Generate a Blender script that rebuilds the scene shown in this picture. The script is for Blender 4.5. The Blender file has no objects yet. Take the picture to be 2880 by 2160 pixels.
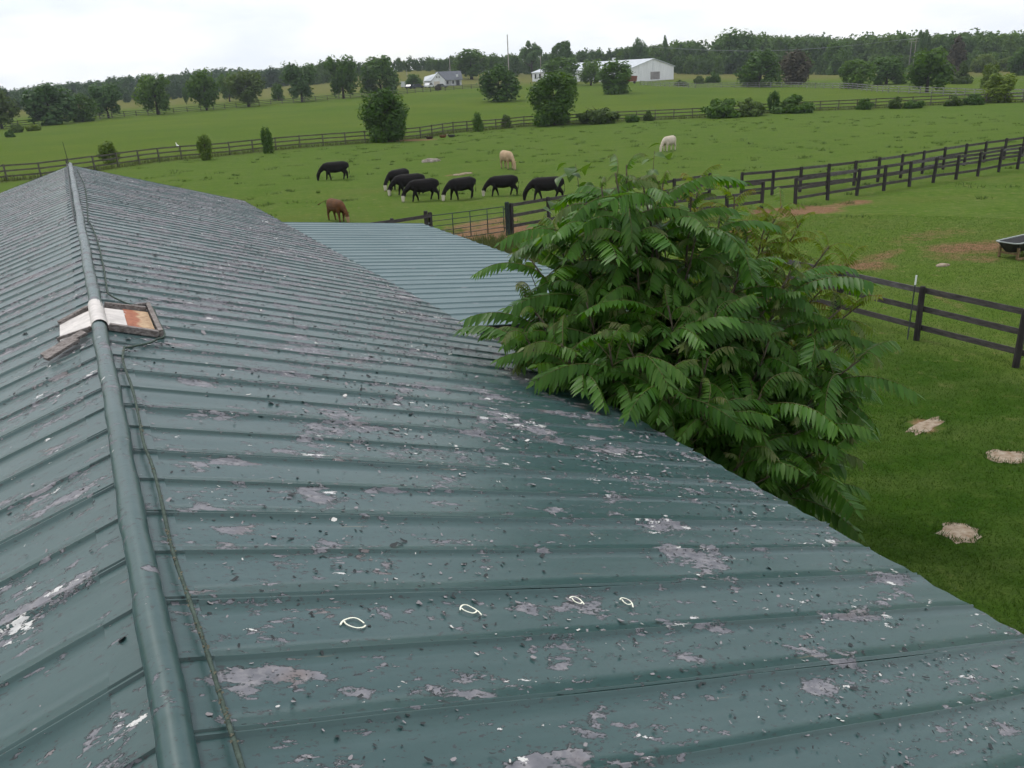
import bpy, math, random
import numpy as np
from mathutils import Vector, Matrix

# ------------------------------------------------------------------ camera, sky, sun, exposure
SC = bpy.context.scene
COL = SC.collection
F_PX, PITCH, ROLL, PSI = 2316.0, .3567, .045, -.4647      # focal length in photo pixels (2880 wide), angles in radians
CAM_H = 6.7

def cam_basis():
    cp, sp = math.cos(PITCH), math.sin(PITCH)
    f = np.array([0, cp, -sp]); r = np.array([1., 0, 0]); u = np.cross(r, f)
    c, s = math.cos(ROLL), math.sin(ROLL)
    return c*r - s*u, s*r + c*u, f
CR, CU, CF = cam_basis()
cam_d = bpy.data.cameras.new('camera'); cam = bpy.data.objects.new('camera', cam_d); COL.objects.link(cam)
cam_d.sensor_width = 36; cam_d.lens = 36*F_PX/2880; cam_d.clip_start = .05; cam_d.clip_end = 9000
cam.matrix_world = Matrix(((CR[0], CU[0], -CF[0], 0), (CR[1], CU[1], -CF[1], 0), (CR[2], CU[2], -CF[2], CAM_H), (0, 0, 0, 1)))
SC.camera = cam

SUN_AZ, SUN_EL = math.radians(-42), math.radians(56)      # azimuth from +Y towards +X: ahead and to the left
w = bpy.data.worlds.new('World'); SC.world = w; w.use_nodes = True
nt = w.node_tree; nt.nodes.clear()
def nn(t, kind, **kw):
    n = t.nodes.new(kind)
    for k, v in kw.items():
        if k.startswith('i_'):
            n.inputs[k[2:].replace('_', ' ')].default_value = v
        else:
            setattr(n, k, v)
    return n
sky = nn(nt, 'ShaderNodeTexSky', sky_type='NISHITA', sun_disc=False, sun_elevation=SUN_EL, sun_rotation=SUN_AZ)
bg1 = nn(nt, 'ShaderNodeBackground', i_Strength=.15); nt.links.new(sky.outputs[0], bg1.inputs[0])
tc = nn(nt, 'ShaderNodeTexCoord')
mp = nn(nt, 'ShaderNodeMapping'); mp.inputs['Scale'].default_value = (1.0, 1.0, 3.6); nt.links.new(tc.outputs['Generated'], mp.inputs[0])
nz = nn(nt, 'ShaderNodeTexNoise', i_Scale=2.6, i_Detail=4.0, i_Roughness=.55); nt.links.new(mp.outputs[0], nz.inputs['Vector'])
cr = nn(nt, 'ShaderNodeValToRGB'); cr.color_ramp.elements[0].position = .30; cr.color_ramp.elements[1].position = .50
cr.color_ramp.elements[0].color = (.35, .35, .35, 1)
nt.links.new(nz.outputs[0], cr.inputs[0])
nz2 = nn(nt, 'ShaderNodeTexNoise', i_Scale=4.3, i_Detail=4.0, i_Roughness=.5); nt.links.new(mp.outputs[0], nz2.inputs['Vector'])
cr2 = nn(nt, 'ShaderNodeValToRGB'); cr2.color_ramp.elements[0].position = .36; cr2.color_ramp.elements[1].position = .6
cr2.color_ramp.elements[0].color = (.78, .83, .90, 1); cr2.color_ramp.elements[1].color = (1.0, 1.0, 1.0, 1)
nt.links.new(nz2.outputs[0], cr2.inputs[0])
bg2 = nn(nt, 'ShaderNodeBackground', i_Strength=.93); nt.links.new(cr2.outputs[0], bg2.inputs[0])
mx = nn(nt, 'ShaderNodeMixShader'); nt.links.new(cr.outputs[0], mx.inputs[0]); nt.links.new(bg1.outputs[0], mx.inputs[1]); nt.links.new(bg2.outputs[0], mx.inputs[2])
wo = nn(nt, 'ShaderNodeOutputWorld'); nt.links.new(mx.outputs[0], wo.inputs[0])

sun_d = bpy.data.lights.new('sun', 'SUN'); sun_d.energy = 1.5; sun_d.angle = math.radians(11); sun_d.color = (1, .96, .9)
sun = bpy.data.objects.new('sun', sun_d); COL.objects.link(sun)
sd = Vector((math.sin(SUN_AZ)*math.cos(SUN_EL), math.cos(SUN_AZ)*math.cos(SUN_EL), math.sin(SUN_EL)))
sun.rotation_euler = sd.to_track_quat('Z', 'Y').to_euler(); sun.location = (-20, 20, 40)
SC.view_settings.view_transform = 'Standard'; SC.view_settings.look = 'None'
SC.view_settings.exposure = .38; SC.view_settings.gamma = 1
SC.cycles.volume_bounces = 0; SC.cycles.transparent_max_bounces = 12; SC.cycles.max_bounces = 5; SC.cycles.diffuse_bounces = 3; SC.cycles.use_adaptive_sampling = True; SC.cycles.adaptive_threshold = .03

# ------------------------------------------------------------------ pixel helpers, terrain
def ray(px, py):
    d = (px-1440)/F_PX*CR + (1080-py)/F_PX*CU + CF
    return d
AZ_K = np.radians([-60, -32, -26, -20, -10, -5, -2, 5, 11, 16.5, 21, 26, 31, 60])
SL_K = np.array([.004, .005, .0085, .0115, .019, .0228, .0225, .019, .0168, .0105, .0065, .003, .001, .0])
def zt(x, y):
    x = np.asarray(x, float); y = np.asarray(y, float)
    r = np.hypot(x, y); az = np.arctan2(x, y)
    s = np.interp(az, AZ_K, SL_K)
    d = np.maximum(r-118, 0); ramp = d*d/(d+22)*1.0
    ramp = np.minimum(ramp, 420)
    z = s*ramp
    z = z + 4.2*np.exp(-((az+math.radians(6.5))/math.radians(5))**2)*np.clip((r-360)/90, 0, 1)
    un = .10*np.sin(x*.11+1.3)*np.cos(y*.083) + .06*np.sin(x*.23+y*.19)
    return z + un*np.clip((r-24)/40, 0, 1)
def G(px, py):
    d = ray(px, py); hd = math.hypot(d[0], d[1])
    r = 5.0; step = .5; prev = r
    while r < 1500:
        x, y, z = d[0]/hd*r, d[1]/hd*r, CAM_H + d[2]/hd*r
        if z <= float(zt(x, y)):
            lo, hi = prev, r
            for _ in range(30):
                m = (lo+hi)/2
                if CAM_H + d[2]/hd*m <= float(zt(d[0]/hd*m, d[1]/hd*m)): hi = m
                else: lo = m
            x, y = d[0]/hd*hi, d[1]/hd*hi
            return Vector((x, y, float(zt(x, y))))
        prev = r; r += step; step = max(.5, r*.01)
    x, y = d[0]/hd*700, d[1]/hd*700
    return Vector((x, y, float(zt(x, y))))
def AT(px, r):                                   # on the terrain at photo column px, r metres out
    best = None
    d = ray(px, 230); hd = math.hypot(d[0], d[1])
    return Vector((d[0]/hd*r, d[1]/hd*r, float(zt(d[0]/hd*r, d[1]/hd*r))))
def depth(p):
    return float(np.dot(np.array(p) - np.array([0, 0, CAM_H]), CF))
def metres(px_len, p):
    return px_len*depth(p)/F_PX

# ------------------------------------------------------------------ mesh and object helpers
def np_mesh(name, V, F, attrs=None, smooth=False):
    me = bpy.data.meshes.new(name)
    V = np.asarray(V, np.float32).reshape(-1, 3); F = np.asarray(F, np.int32); k = F.shape[1]
    me.vertices.add(len(V)); me.vertices.foreach_set('co', V.ravel())
    me.loops.add(F.size); me.loops.foreach_set('vertex_index', F.ravel())
    me.polygons.add(len(F)); me.polygons.foreach_set('loop_start', np.arange(len(F), dtype=np.int32)*k)
    me.polygons.foreach_set('loop_total', np.full(len(F), k, np.int32))
    if smooth: me.polygons.foreach_set('use_smooth', np.ones(len(F), bool))
    for an, (dom, val) in (attrs or {}).items():
        a = me.attributes.new(an, 'FLOAT', dom); a.data.foreach_set('value', np.asarray(val, np.float32))
    me.update(); me.validate()
    return me
class MB:
    def __init__(s): s.v = []; s.f = []
    def add(s, V, F):
        o = len(s.v); s.v += [tuple(map(float, p)) for p in V]; s.f += [tuple(int(i)+o for i in f) for f in F]; return s
    def box(s, x0, x1, y0, y1, z0, z1):
        return s.add([(x0,y0,z0),(x1,y0,z0),(x1,y1,z0),(x0,y1,z0),(x0,y0,z1),(x1,y0,z1),(x1,y1,z1),(x0,y1,z1)],
                     [(0,3,2,1),(4,5,6,7),(0,1,5,4),(1,2,6,5),(2,3,7,6),(3,0,4,7)])
    def beam(s, a, b, wd, ht, up=(0, 0, 1)):     # a straight board from a to b, wd across, ht along up
        a, b = Vector(a), Vector(b); t = (b-a).normalized(); x = t.cross(Vector(up)).normalized(); u = x.cross(t)
        P = []
        for q in (a, b):
            for i, j in ((-1,-1),(1,-1),(1,1),(-1,1)): P.append(q + x*(wd/2*i) + u*(ht/2*j))
        return s.add(P, [(0,1,2,3),(7,6,5,4),(0,4,5,1),(1,5,6,2),(2,6,7,3),(3,7,4,0)])
    def tube(s, pts, rad, n=6, cap=True):
        V, F = tube(pts, rad, n, cap); return s.add(V, F)
    def prism(s, poly, y0, y1):                  # polygon in x,z extruded along y
        n = len(poly); V = [(x, y0, z) for x, z in poly] + [(x, y1, z) for x, z in poly]
        Fc = [tuple(range(n)), tuple(range(2*n-1, n-1, -1))] + [(i, i+n, (i+1) % n + n, (i+1) % n) for i in range(n)]
        return s.add(V, Fc)
    def mesh(s, name, smooth=False):
        me = bpy.data.meshes.new(name); me.from_pydata(s.v, [], s.f); me.update()
        if smooth:
            for p in me.polygons: p.use_smooth = True
        return me
def tube(pts, rad, n=6, cap=True):
    pts = [Vector(p) for p in pts]; m = len(pts); V = []; Fc = []
    if not hasattr(rad, '__len__'): rad = [rad]*m
    ref = Vector((0, 0, 1))
    for i, p in enumerate(pts):
        t = (pts[min(i+1, m-1)] - pts[max(i-1, 0)]).normalized()
        x = t.cross(ref)
        if x.length < .05: x = t.cross(Vector((1, 0, 0)))
        x.normalize(); y = x.cross(t)
        for k in range(n):
            a = 2*math.pi*k/n; V.append(p + x*(math.cos(a)*rad[i]) + y*(math.sin(a)*rad[i]))
    for i in range(m-1):
        for k in range(n):
            a, b = i*n+k, i*n+(k+1) % n; Fc.append((a, b, b+n, a+n))
    if cap: Fc.append(tuple(range(n-1, -1, -1))); Fc.append(tuple(range((m-1)*n, m*n)))
    return V, Fc
def ob(name, me, mat=None, parent=None, loc=None, rot=None, scale=None):
    o = bpy.data.objects.new(name, me); COL.objects.link(o)
    if mat is not None and me is not None and not me.materials: me.materials.append(mat)
    if parent: o.parent = parent
    if loc is not None: o.location = loc
    if rot is not None: o.rotation_euler = rot
    if scale is not None: o.scale = scale
    return o
def tag(o, label, cat, group=None, kind=None):
    if label: o['label'] = label
    if cat: o['category'] = cat
    if group: o['group'] = group
    if kind: o['kind'] = kind
    return o
def thing(name, label, cat, loc=(0, 0, 0), rz=0, group=None):
    o = bpy.data.objects.new(name, None); COL.objects.link(o); o.location = loc; o.rotation_euler = (0, 0, rz); o.empty_display_size = .3
    return tag(o, label, cat, group)

# ------------------------------------------------------------------ materials
def new_mat(name):
    m = bpy.data.materials.new(name); m.use_nodes = True; t = m.node_tree; t.nodes.clear()
    out = t.nodes.new('ShaderNodeOutputMaterial'); p = t.nodes.new('ShaderNodeBsdfPrincipled'); t.links.new(p.outputs[0], out.inputs[0])
    return m, t, p, out
def rgb(c): return (c[0], c[1], c[2], 1)
def mixc(t, fac, a, b):
    m = t.nodes.new('ShaderNodeMix'); m.data_type = 'RGBA'; m.clamp_factor = True
    for s, v in ((m.inputs[0], fac), (m.inputs[6], a), (m.inputs[7], b)):
        if hasattr(v, 'is_output'): t.links.new(v, s)
        elif isinstance(v, (int, float)): s.default_value = v
        else: s.default_value = rgb(v)
    return m.outputs[2]
def noise(t, vec, scale, detail=4, rough=.55, dim=None):
    n = t.nodes.new('ShaderNodeTexNoise'); n.inputs['Scale'].default_value = scale; n.inputs['Detail'].default_value = detail; n.inputs['Roughness'].default_value = rough
    if vec is not None: t.links.new(vec, n.inputs['Vector'])
    return n.outputs[0]
def mapr(t, v, a, b, c=0., d=1., smooth=False):
    n = t.nodes.new('ShaderNodeMapRange'); n.clamp = True
    if smooth: n.interpolation_type = 'SMOOTHSTEP'
    t.links.new(v, n.inputs[0])
    for i, x in zip((1, 2, 3, 4), (a, b, c, d)): n.inputs[i].default_value = x
    return n.outputs[0]
def mth(t, op, a, b=None):
    n = t.nodes.new('ShaderNodeMath'); n.operation = op
    for s, v in ((n.inputs[0], a), (n.inputs[1], b)):
        if v is None: continue
        if hasattr(v, 'is_output'): t.links.new(v, s)
        else: s.default_value = v
    return n.outputs[0]
def bump(t, p, h, strength=.3, dist=.01):
    n = t.nodes.new('ShaderNodeBump'); n.inputs['Strength'].default_value = strength; n.inputs['Distance'].default_value = dist
    t.links.new(h, n.inputs['Height']); t.links.new(n.outputs[0], p.inputs['Normal'])
def coords(t, kind='Object', obj=None, scale=None):
    c = t.nodes.new('ShaderNodeTexCoord')
    if obj: c.object = obj
    o = c.outputs[kind]
    if scale:
        m = t.nodes.new('ShaderNodeMapping'); m.inputs['Scale'].default_value = scale; t.links.new(o, m.inputs[0]); o = m.outputs[0]
    return o
def wpos(t, scale=None):
    g = t.nodes.new('ShaderNodeNewGeometry'); o = g.outputs['Position']
    if scale:
        m = t.nodes.new('ShaderNodeMapping'); m.inputs['Scale'].default_value = scale; t.links.new(o, m.inputs[0]); o = m.outputs[0]
    return o
def attr(t, name):
    a = t.nodes.new('ShaderNodeAttribute'); a.attribute_name = name; return a.outputs['Fac']
def simple(name, a, b=None, scale=6., rough=.7, spec=.3, stretch=None, bmp=.15, metal=0., lo=.35, hi=.65, fine=0):
    m, t, p, _ = new_mat(name); b = b or tuple(x*.7 for x in a)
    v = wpos(t, stretch); n = noise(t, v, scale, 6, .6)
    t.links.new(mixc(t, mapr(t, n, lo, hi), b, a), p.inputs['Base Color'])
    p.inputs['Roughness'].default_value = rough; p.inputs['Specular IOR Level'].default_value = spec; p.inputs['Metallic'].default_value = metal
    if bmp: bump(t, p, noise(t, v, scale*4, 4), bmp, .01)
    return m
def leaf_mat(name, dark, light, trans=.35, rough=.5, young=None, spec=.2):
    m, t, p, out = new_mat(name)
    oi = t.nodes.new('ShaderNodeObjectInfo')
    f = mth(t, 'ADD', mth(t, 'MULTIPLY', attr(t, 'tint'), .6), mth(t, 'MULTIPLY', oi.outputs['Random'], .4))
    c = mixc(t, f, dark, light)
    if young: c = mixc(t, attr(t, 'young'), c, young)
    t.links.new(c, p.inputs['Base Color']); p.inputs['Roughness'].default_value = rough; p.inputs['Specular IOR Level'].default_value = spec
    tr = t.nodes.new('ShaderNodeBsdfTranslucent')
    hs = t.nodes.new('ShaderNodeHueSaturation'); hs.inputs['Saturation'].default_value = 1.15; hs.inputs['Value'].default_value = 1.25; hs.inputs['Hue'].default_value = .485
    t.links.new(c, hs.inputs['Color']); t.links.new(hs.outputs[0], tr.inputs[0])
    mx = t.nodes.new('ShaderNodeMixShader'); mx.inputs[0].default_value = trans
    t.links.new(p.outputs[0], mx.inputs[1]); t.links.new(tr.outputs[0], mx.inputs[2]); t.links.new(mx.outputs[0], out.inputs[0])
    return m

M = {}
M['post'] = simple('fence_wood', (.046, .041, .040), (.022, .019, .019), 5, .85, .2, (1, 1, .3), .4)
M['rail'] = simple('rail_wood', (.090, .080, .079), (.042, .037, .037), 4, .85, .2, (1, 1, 4), .35)
M['rail_grey'] = simple('weathered_rail', (.13, .12, .125), (.06, .055, .055), 4, .85, .2, (1, 1, 4), .35)
M['whitewood'] = simple('white_fence_paint', (.26, .26, .25), (.10, .10, .095), 1.5, .7, .3)
M['steel_green'] = simple('green_gate_paint', (.022, .05, .04), (.012, .025, .02), 8, .5, .4)
M['galv'] = simple('galvanised', (.32, .35, .37), (.2, .22, .24), 8, .45, .5, None, .05, .6)
M['oldwood'] = simple('rotten_board', (.30, .27, .26), (.10, .085, .075), 18, .9, .15, (1, 4, 4), .6)
M['white_trim'] = simple('white_flashing', (.62, .58, .55), (.45, .42, .40), 10, .55, .35, None, .1)
M['rail_far'] = simple('brown_weathered_rail', (.115, .105, .088), (.065, .06, .05), 2, .85, .2, (1, 1, 4), .2)
M['whitewall'] = simple('white_siding', (.74, .75, .77), (.62, .63, .65), .8, .6, .3, (1, 1, .2), .05)
M['fascia'] = simple('dark_fascia', (.05, .06, .06), (.03, .035, .035), 6, .7, .3)
M['barnwall'] = simple('barn_boards', (.38, .38, .37), (.25, .25, .24), 3, .8, .2, (4, 4, .4), .3)
M['stem'] = simple('stem_bark', (.10, .085, .055), (.05, .04, .03), 20, .8, .2)
M['bark'] = simple('bark', (.06, .05, .04), (.03, .025, .02), 8, .9, .15, (1, 1, .3), .5)
M['rachis'] = simple('leaf_stalk', (.10, .055, .03), (.06, .06, .02), 20, .6, .3)
M['hoof'] = simple('hoof', (.03, .028, .025))
M['rock'] = simple('fieldstone', (.36, .32, .28), (.20, .17, .14), 5, .9, .2, None, .6)
M['slab'] = simple('pale_stone', (.34, .29, .23), (.20, .14, .09), 9, .95, .1, None, .12)
M['plastic'] = simple('black_plastic', (.018, .018, .02), (.012, .012, .013), 6, .45, .4)
M['plastic_rim'] = simple('worn_rim', (.30, .33, .31), (.16, .18, .17), 8, .6, .4)
M['rawwood'] = simple('treated_wood', (.24, .17, .08), (.13, .09, .05), 8, .85, .2)
M['white_paint'] = simple('chalk_paint', (.82, .82, .70), (.7, .7, .58), 60, .8, .2)
M['yellow'] = simple('yellow_plastic', (.75, .5, .02), None, 20, .5, .4)
M['glass'] = simple('dark_glass', (.03, .035, .04), (.02, .02, .025), 2, .15, .6, None, 0)
M['shingle'] = simple('grey_shingles', (.13, .14, .16), (.09, .10, .115), 2, .85, .2)
M['tinwhite'] = simple('pale_roof_metal', (.52, .55, .58), (.42, .45, .48), .4, .5, .4, None, .03)
M['barndoor'] = simple('grey_door', (.28, .26, .26), (.2, .19, .19), 1, .8, .2)
M['redpaint'] = simple('faded_red', (.22, .08, .05), (.13, .05, .04), 2, .8, .2)
M['tan'] = simple('cream_siding', (.6, .54, .45), (.5, .46, .4), 1, .7, .2)
M['pole'] = simple('pole_wood', (.36, .33, .30), (.24, .22, .20), 2, .85, .2, (1, 1, .2))
M['gravel'] = simple('gravel', (.30, .28, .26), (.2, .19, .18), 2, .95, .1)
M['cable'] = simple('mossy_cable', (.075, .105, .085), (.038, .055, .046), 30, .8, .2, None, .5)
M['lichen_cable'] = simple('lichen', (.26, .24, .18), (.08, .085, .06), 25, .9, .1, None, .6)
M['feather'] = simple('white_feathers', (.82, .82, .82), (.7, .7, .7), 6, .8, .2)
M['carblue'] = simple('dark_car_paint', (.025, .03, .045), (.02, .025, .035), 1, .3, .5, None, 0)
M['carwhite'] = simple('white_car_paint', (.6, .62, .64), (.55, .56, .58), 1, .35, .5, None, 0)
M['cargrey'] = simple('grey_car_paint', (.16, .18, .19), (.13, .15, .16), 1, .35, .5, None, 0)
M['tyre'] = simple('tyre_rubber', (.02, .02, .02), None, 6, .8, .2)

# grass: three greens broken up at several scales, hay beyond the long fence, bare red soil where stock has worn it
def grass_mat():
    m, t, p, _ = new_mat('pasture')
    v = wpos(t); vf = wpos(t, (1, 1, 1))
    big = noise(t, v, .035, 4, .6); mid = noise(t, v, .32, 5, .65); fine = noise(t, v, 2.6, 4, .7); tiny = noise(t, v, 16, 2, .7)
    lush = mixc(t, mapr(t, mid, .3, .7), (0.0568, 0.1159, 0.0136), (0.0946, 0.1527, 0.0245))
    lush = mixc(t, mapr(t, fine, .3, .72), mixc(t, .5, lush, (0.0378, 0.0865, 0.0088)), mixc(t, .5, lush, (0.1204, 0.1693, 0.0340)))
    lush = mixc(t, mapr(t, big, .38, .66), lush, mixc(t, .45, lush, (0.0963, 0.1454, 0.0245)))
    hay = mixc(t, mapr(t, big, .3, .7), (0.0768, 0.1321, 0.0168), (0.1200, 0.1600, 0.0240))
    hay = mixc(t, mapr(t, fine, .3, .7), mixc(t, .35, hay, (0.0560, 0.0884, 0.0144)), hay)
    hay = mixc(t, mapr(t, noise(t, wpos(t, (.35, 1.2, 1)), .12, 4, .6), .35, .65), mixc(t, .35, hay, (0.0600, 0.1116, 0.0168)), hay)
    straw = mixc(t, mapr(t, mid, .3, .7), (.17, .145, .05), (.12, .125, .04))
    lawn = mixc(t, mapr(t, mid, .3, .7), (0.0220, 0.0662, 0.0045), (0.0371, 0.0907, 0.0081))
    lawn = mixc(t, mapr(t, fine, .32, .7), mixc(t, .4, lawn, (0.0139, 0.0418, 0.0036)), mixc(t, .45, lawn, (0.0609, 0.1044, 0.0153)))
    worn = mapr(t, noise(t, wpos(t, (.8, 1.3, 1)), .17, 5, .65), .50, .68); worn = mth(t, 'MULTIPLY', worn, attr(t, 'dry')); lush = mixc(t, mth(t, 'MULTIPLY', worn, .6), lush, (0.1161, 0.1270, 0.0326)); lawn = mixc(t, mth(t, 'MULTIPLY', worn, .5), lawn, (0.0551, 0.0828, 0.0135))
    c = mixc(t, attr(t, 'lawn'), lush, lawn)
    mot = mapr(t, noise(t, wpos(t, (.6, 1.0, 1)), .75, 4, .6), .42, .68); c = mixc(t, mth(t, 'MULTIPLY', mot, .38), c, (.120, .150, .046))
    c = mixc(t, attr(t, 'hay'), c, hay); c = mixc(t, attr(t, 'straw'), c, straw)
    rough_g = mixc(t, fine, (.035, .05, .016), (.075, .075, .028)); c = mixc(t, attr(t, 'rank'), c, rough_g)
    soil = mixc(t, mapr(t, fine, .3, .7), (.15, .084, .048), (.24, .140, .082))
    soil = mixc(t, mapr(t, tiny, .55, .75), soil, (.32, .22, .15))
    dm = mth(t, 'ADD', attr(t, 'dirt'), mth(t, 'MULTIPLY', mth(t, 'SUBTRACT', mth(t, 'ADD', mth(t, 'MULTIPLY', mid, .5), mth(t, 'MULTIPLY', fine, .5)), .5), 1.5))
    c = mixc(t, mapr(t, dm, .38, .74), c, soil)
    dry = mth(t, 'MULTIPLY', mapr(t, fine, .58, .74), attr(t, 'dry')); c = mixc(t, dry, c, (.20, .165, .085))
    c = mixc(t, mapr(t, tiny, .25, .75), mixc(t, .30, c, (.015, .02, .006)), c)
    t.links.new(c, p.inputs['Base Color']); p.inputs['Roughness'].default_value = 1.; p.inputs['Specular IOR Level'].default_value = .02
    h = mth(t, 'ADD', mth(t, 'MULTIPLY', fine, .6), mth(t, 'MULTIPLY', tiny, .4)); bump(t, p, h, .9, .10)
    return m
M['grass'] = grass_mat()
M['blade'] = leaf_mat('grass_blade', (0.0186, 0.0570, 0.0050), (0.0589, 0.1110, 0.0150), .3, .7, None, .15)
M['weed'] = leaf_mat('weed_blade', (.036, .072, .017), (.075, .118, .03), .25, .7, None, .15)
M['dryweed'] = leaf_mat('rank_grass_blade', (.052, .078, .022), (.125, .135, .05), .25, .8, None, .1)
M['leafdark'] = leaf_mat('dark_foliage', (.024, .068, .009), (.088, .170, .024), .34, .6)
M['leafmid'] = leaf_mat('green_foliage', (.030, .082, .010), (.112, .200, .028), .38, .6)
M['leafyel'] = leaf_mat('yellow_green_foliage', (.055, .105, .012), (.160, .225, .030), .35, .6)
M['leafolive'] = leaf_mat('olive_foliage', (.036, .068, .013), (.092, .142, .030), .3, .65)
M['leafred'] = leaf_mat('reddish_cedar_foliage', (.034, .034, .018), (.078, .066, .036), .15, .7)
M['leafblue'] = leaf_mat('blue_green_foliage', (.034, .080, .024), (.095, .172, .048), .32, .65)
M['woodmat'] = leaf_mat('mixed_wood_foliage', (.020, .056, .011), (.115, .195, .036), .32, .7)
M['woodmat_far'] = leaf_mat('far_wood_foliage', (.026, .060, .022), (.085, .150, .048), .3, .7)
M['ail'] = leaf_mat('tree_of_heaven_leaf', (.020, .084, .008), (.082, .205, .022), .40, .45, (.165, .145, .066), .25)
M['ail_bright'] = leaf_mat('yellow_green_young_leaf', (.062, .140, .009), (.150, .245, .022), .48, .48, (.22, .13, .035), .25)  # yellow-green leaf colour with orange-brown young tips
M['broad'] = leaf_mat('broad_leaf', (.036, .090, .012), (.090, .165, .032), .42, .42, None, .4)

# ------------------------------------------------------------------ ground
BACK_FENCE = [(-330, 566), (-60, 520), (0, 509), (115, 500), (304, 474), (477, 450), (746, 424), (955, 407), (1186, 388), (1284, 372), (1468, 355), (1651, 346), (1839, 337), (2094, 323), (2287, 311), (2475, 303), (2639, 295), (2874, 287), (3060, 281)]
back_pts = [G(*p) for p in BACK_FENCE]
def build_ground():
    xs = np.unique(np.round(np.concatenate([np.linspace(-3000, -400, 30), np.linspace(-400, -80, 90), np.arange(-80, -20, 1.5), np.arange(-20, 40, .4), np.arange(40, 130, 1.5), np.linspace(130, 400, 70), np.linspace(400, 3000, 30)]), 3))
    ys = np.unique(np.round(np.concatenate([np.linspace(-300, 4, 20), np.arange(4, 62, .4), np.arange(62, 175, 1.3), np.linspace(175, 600, 110), np.linspace(600, 4500, 40)]), 3))
    X, Y = np.meshgrid(xs, ys); Z = zt(X, Y)
    nx, ny = len(xs), len(ys)
    i = np.arange(nx-1)[None] + nx*np.arange(ny-1)[:, None]
    Fq = np.stack([i, i+1, i+nx+1, i+nx], -1).reshape(-1, 4)
    x, y = X.ravel(), Y.ravel(); r = np.hypot(x, y); az = np.arctan2(x, y)
    faz = np.array([math.atan2(p.x, p.y) for p in back_pts]); fr = np.array([math.hypot(p.x, p.y) for p in back_pts])
    rf = np.interp(az, faz, fr)
    hay = np.clip((r-rf)/1.5+.2, 0, 1)*(y > 0)
    rank = np.exp(-((r-rf)/1.6)**2)*.85*(y > 0)
    straw = np.clip((r-300)/60, 0, 1)*.75*(y > 0)
    dirt = np.zeros_like(x)
    def patch(a, b, wd, amt=1.):                         # soft capsule of worn soil from pixel a to pixel b
        A_, B_ = G(*a), G(*b); ax, ay, bx, by = A_.x, A_.y, B_.x, B_.y
        L2 = (bx-ax)**2+(by-ay)**2+1e-6; tt = np.clip(((x-ax)*(bx-ax)+(y-ay)*(by-ay))/L2, 0, 1)
        d = np.hypot(x-(ax+tt*(bx-ax)), y-(ay+tt*(by-ay)))
        np.maximum(dirt, amt*np.clip(1.25-d/wd, 0, 1), out=dirt)
    patch((2150, 600), (2290, 588), 1.7, 1.0); patch((2290, 588), (2420, 568), 1.0, .75); patch((2150, 612), (2060, 660), 1.0, .7)
    patch((1250, 690), (1420, 648), 2.6, 1.0); patch((1500, 640), (1990, 592), 1.6, .45); patch((1300, 640), (1420, 618), 1.6, .7)
    patch((2690, 700), (2800, 690), 1.7, .74); patch((2640, 722), (2760, 728), 1.2, .62)
    patch((2330, 752), (2450, 748), 1.3, .75); patch((2450, 730), (2520, 706), .8, .6); patch((2530, 680), (2680, 650), 1.6, .48)
    patch((2604, 1199), (2612, 1197), .42, .8); patch((2832, 1286), (2834, 1286), .38, .7); patch((2697, 1499), (2699, 1499), .38, .7); patch((1080, 397), (1200, 393), 2.2, .85); patch((1700, 610), (1850, 640), 2., .5); patch((1270, 493), (1310, 487), 1.1, .55)
    patch((2650, 836), (2740, 880), .5, .45); patch((2100, 480), (2300, 520), .8, .3)
    C1, C2 = G(2577, 957), G(2856, 1033)
    nx_, ny_ = -(C2.y-C1.y), (C2.x-C1.x); L = math.hypot(nx_, ny_)
    side = ((x-C1.x)*nx_+(y-C1.y)*ny_)/L
    lawn = np.clip(-side/1.6+.2, 0, 1)*(y < 40)
    dry = np.clip((r-14)/8, .25, 1)*(r < 60)*.8
    me = np_mesh('ground', np.stack([x, y, Z.ravel()], -1), Fq, {k: ('POINT', v) for k, v in dict(hay=hay, rank=rank, straw=straw, dirt=dirt, lawn=lawn, dry=dry).items()}, True)
    tag(ob('ground', me, M['grass']), None, None, None, 'structure')
build_ground()

# ------------------------------------------------------------------ barn
SPC = .38                                        # rib spacing
B0, ZR, AL, RW = -.0667, 1.728, .309, 4.597      # ridge offset, ridge below the camera, roof pitch, slope length
T0 = 3.2543; TE = 2.874 + .76*30
RZ = CAM_H - ZR; CA, SA = math.cos(AL), math.sin(AL); HWD = RW*CA; EZ = RZ - RW*SA
AX = np.array([math.sin(PSI), math.cos(PSI), 0]); BX = np.array([math.cos(PSI), -math.sin(PSI), 0])
barn = thing('stable_barn', 'long low barn with a peeling teal metal gable roof', 'barn', tuple(BX*B0), -PSI)
ridge0 = BX*B0 + np.array([0, 0, RZ])
def onroof(px, py, side=1):                      # photo pixel -> (along ridge, down slope) on the roof plane
    n = BX*SA*side + np.array([0, 0, CA]); d = ray(px, py); c = np.array([0, 0, CAM_H])
    k = ((ridge0-c)@n)/(d@n); p = c + d*k - ridge0
    return float(p@AX), abs(float(p@BX))/CA
def roof(t, u, h=0., side=1):                    # barn-local point: t along ridge, u down the slope, h above the sheet
    return Vector((side*(u*CA + h*SA), t, RZ - u*SA + h*CA))

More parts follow.
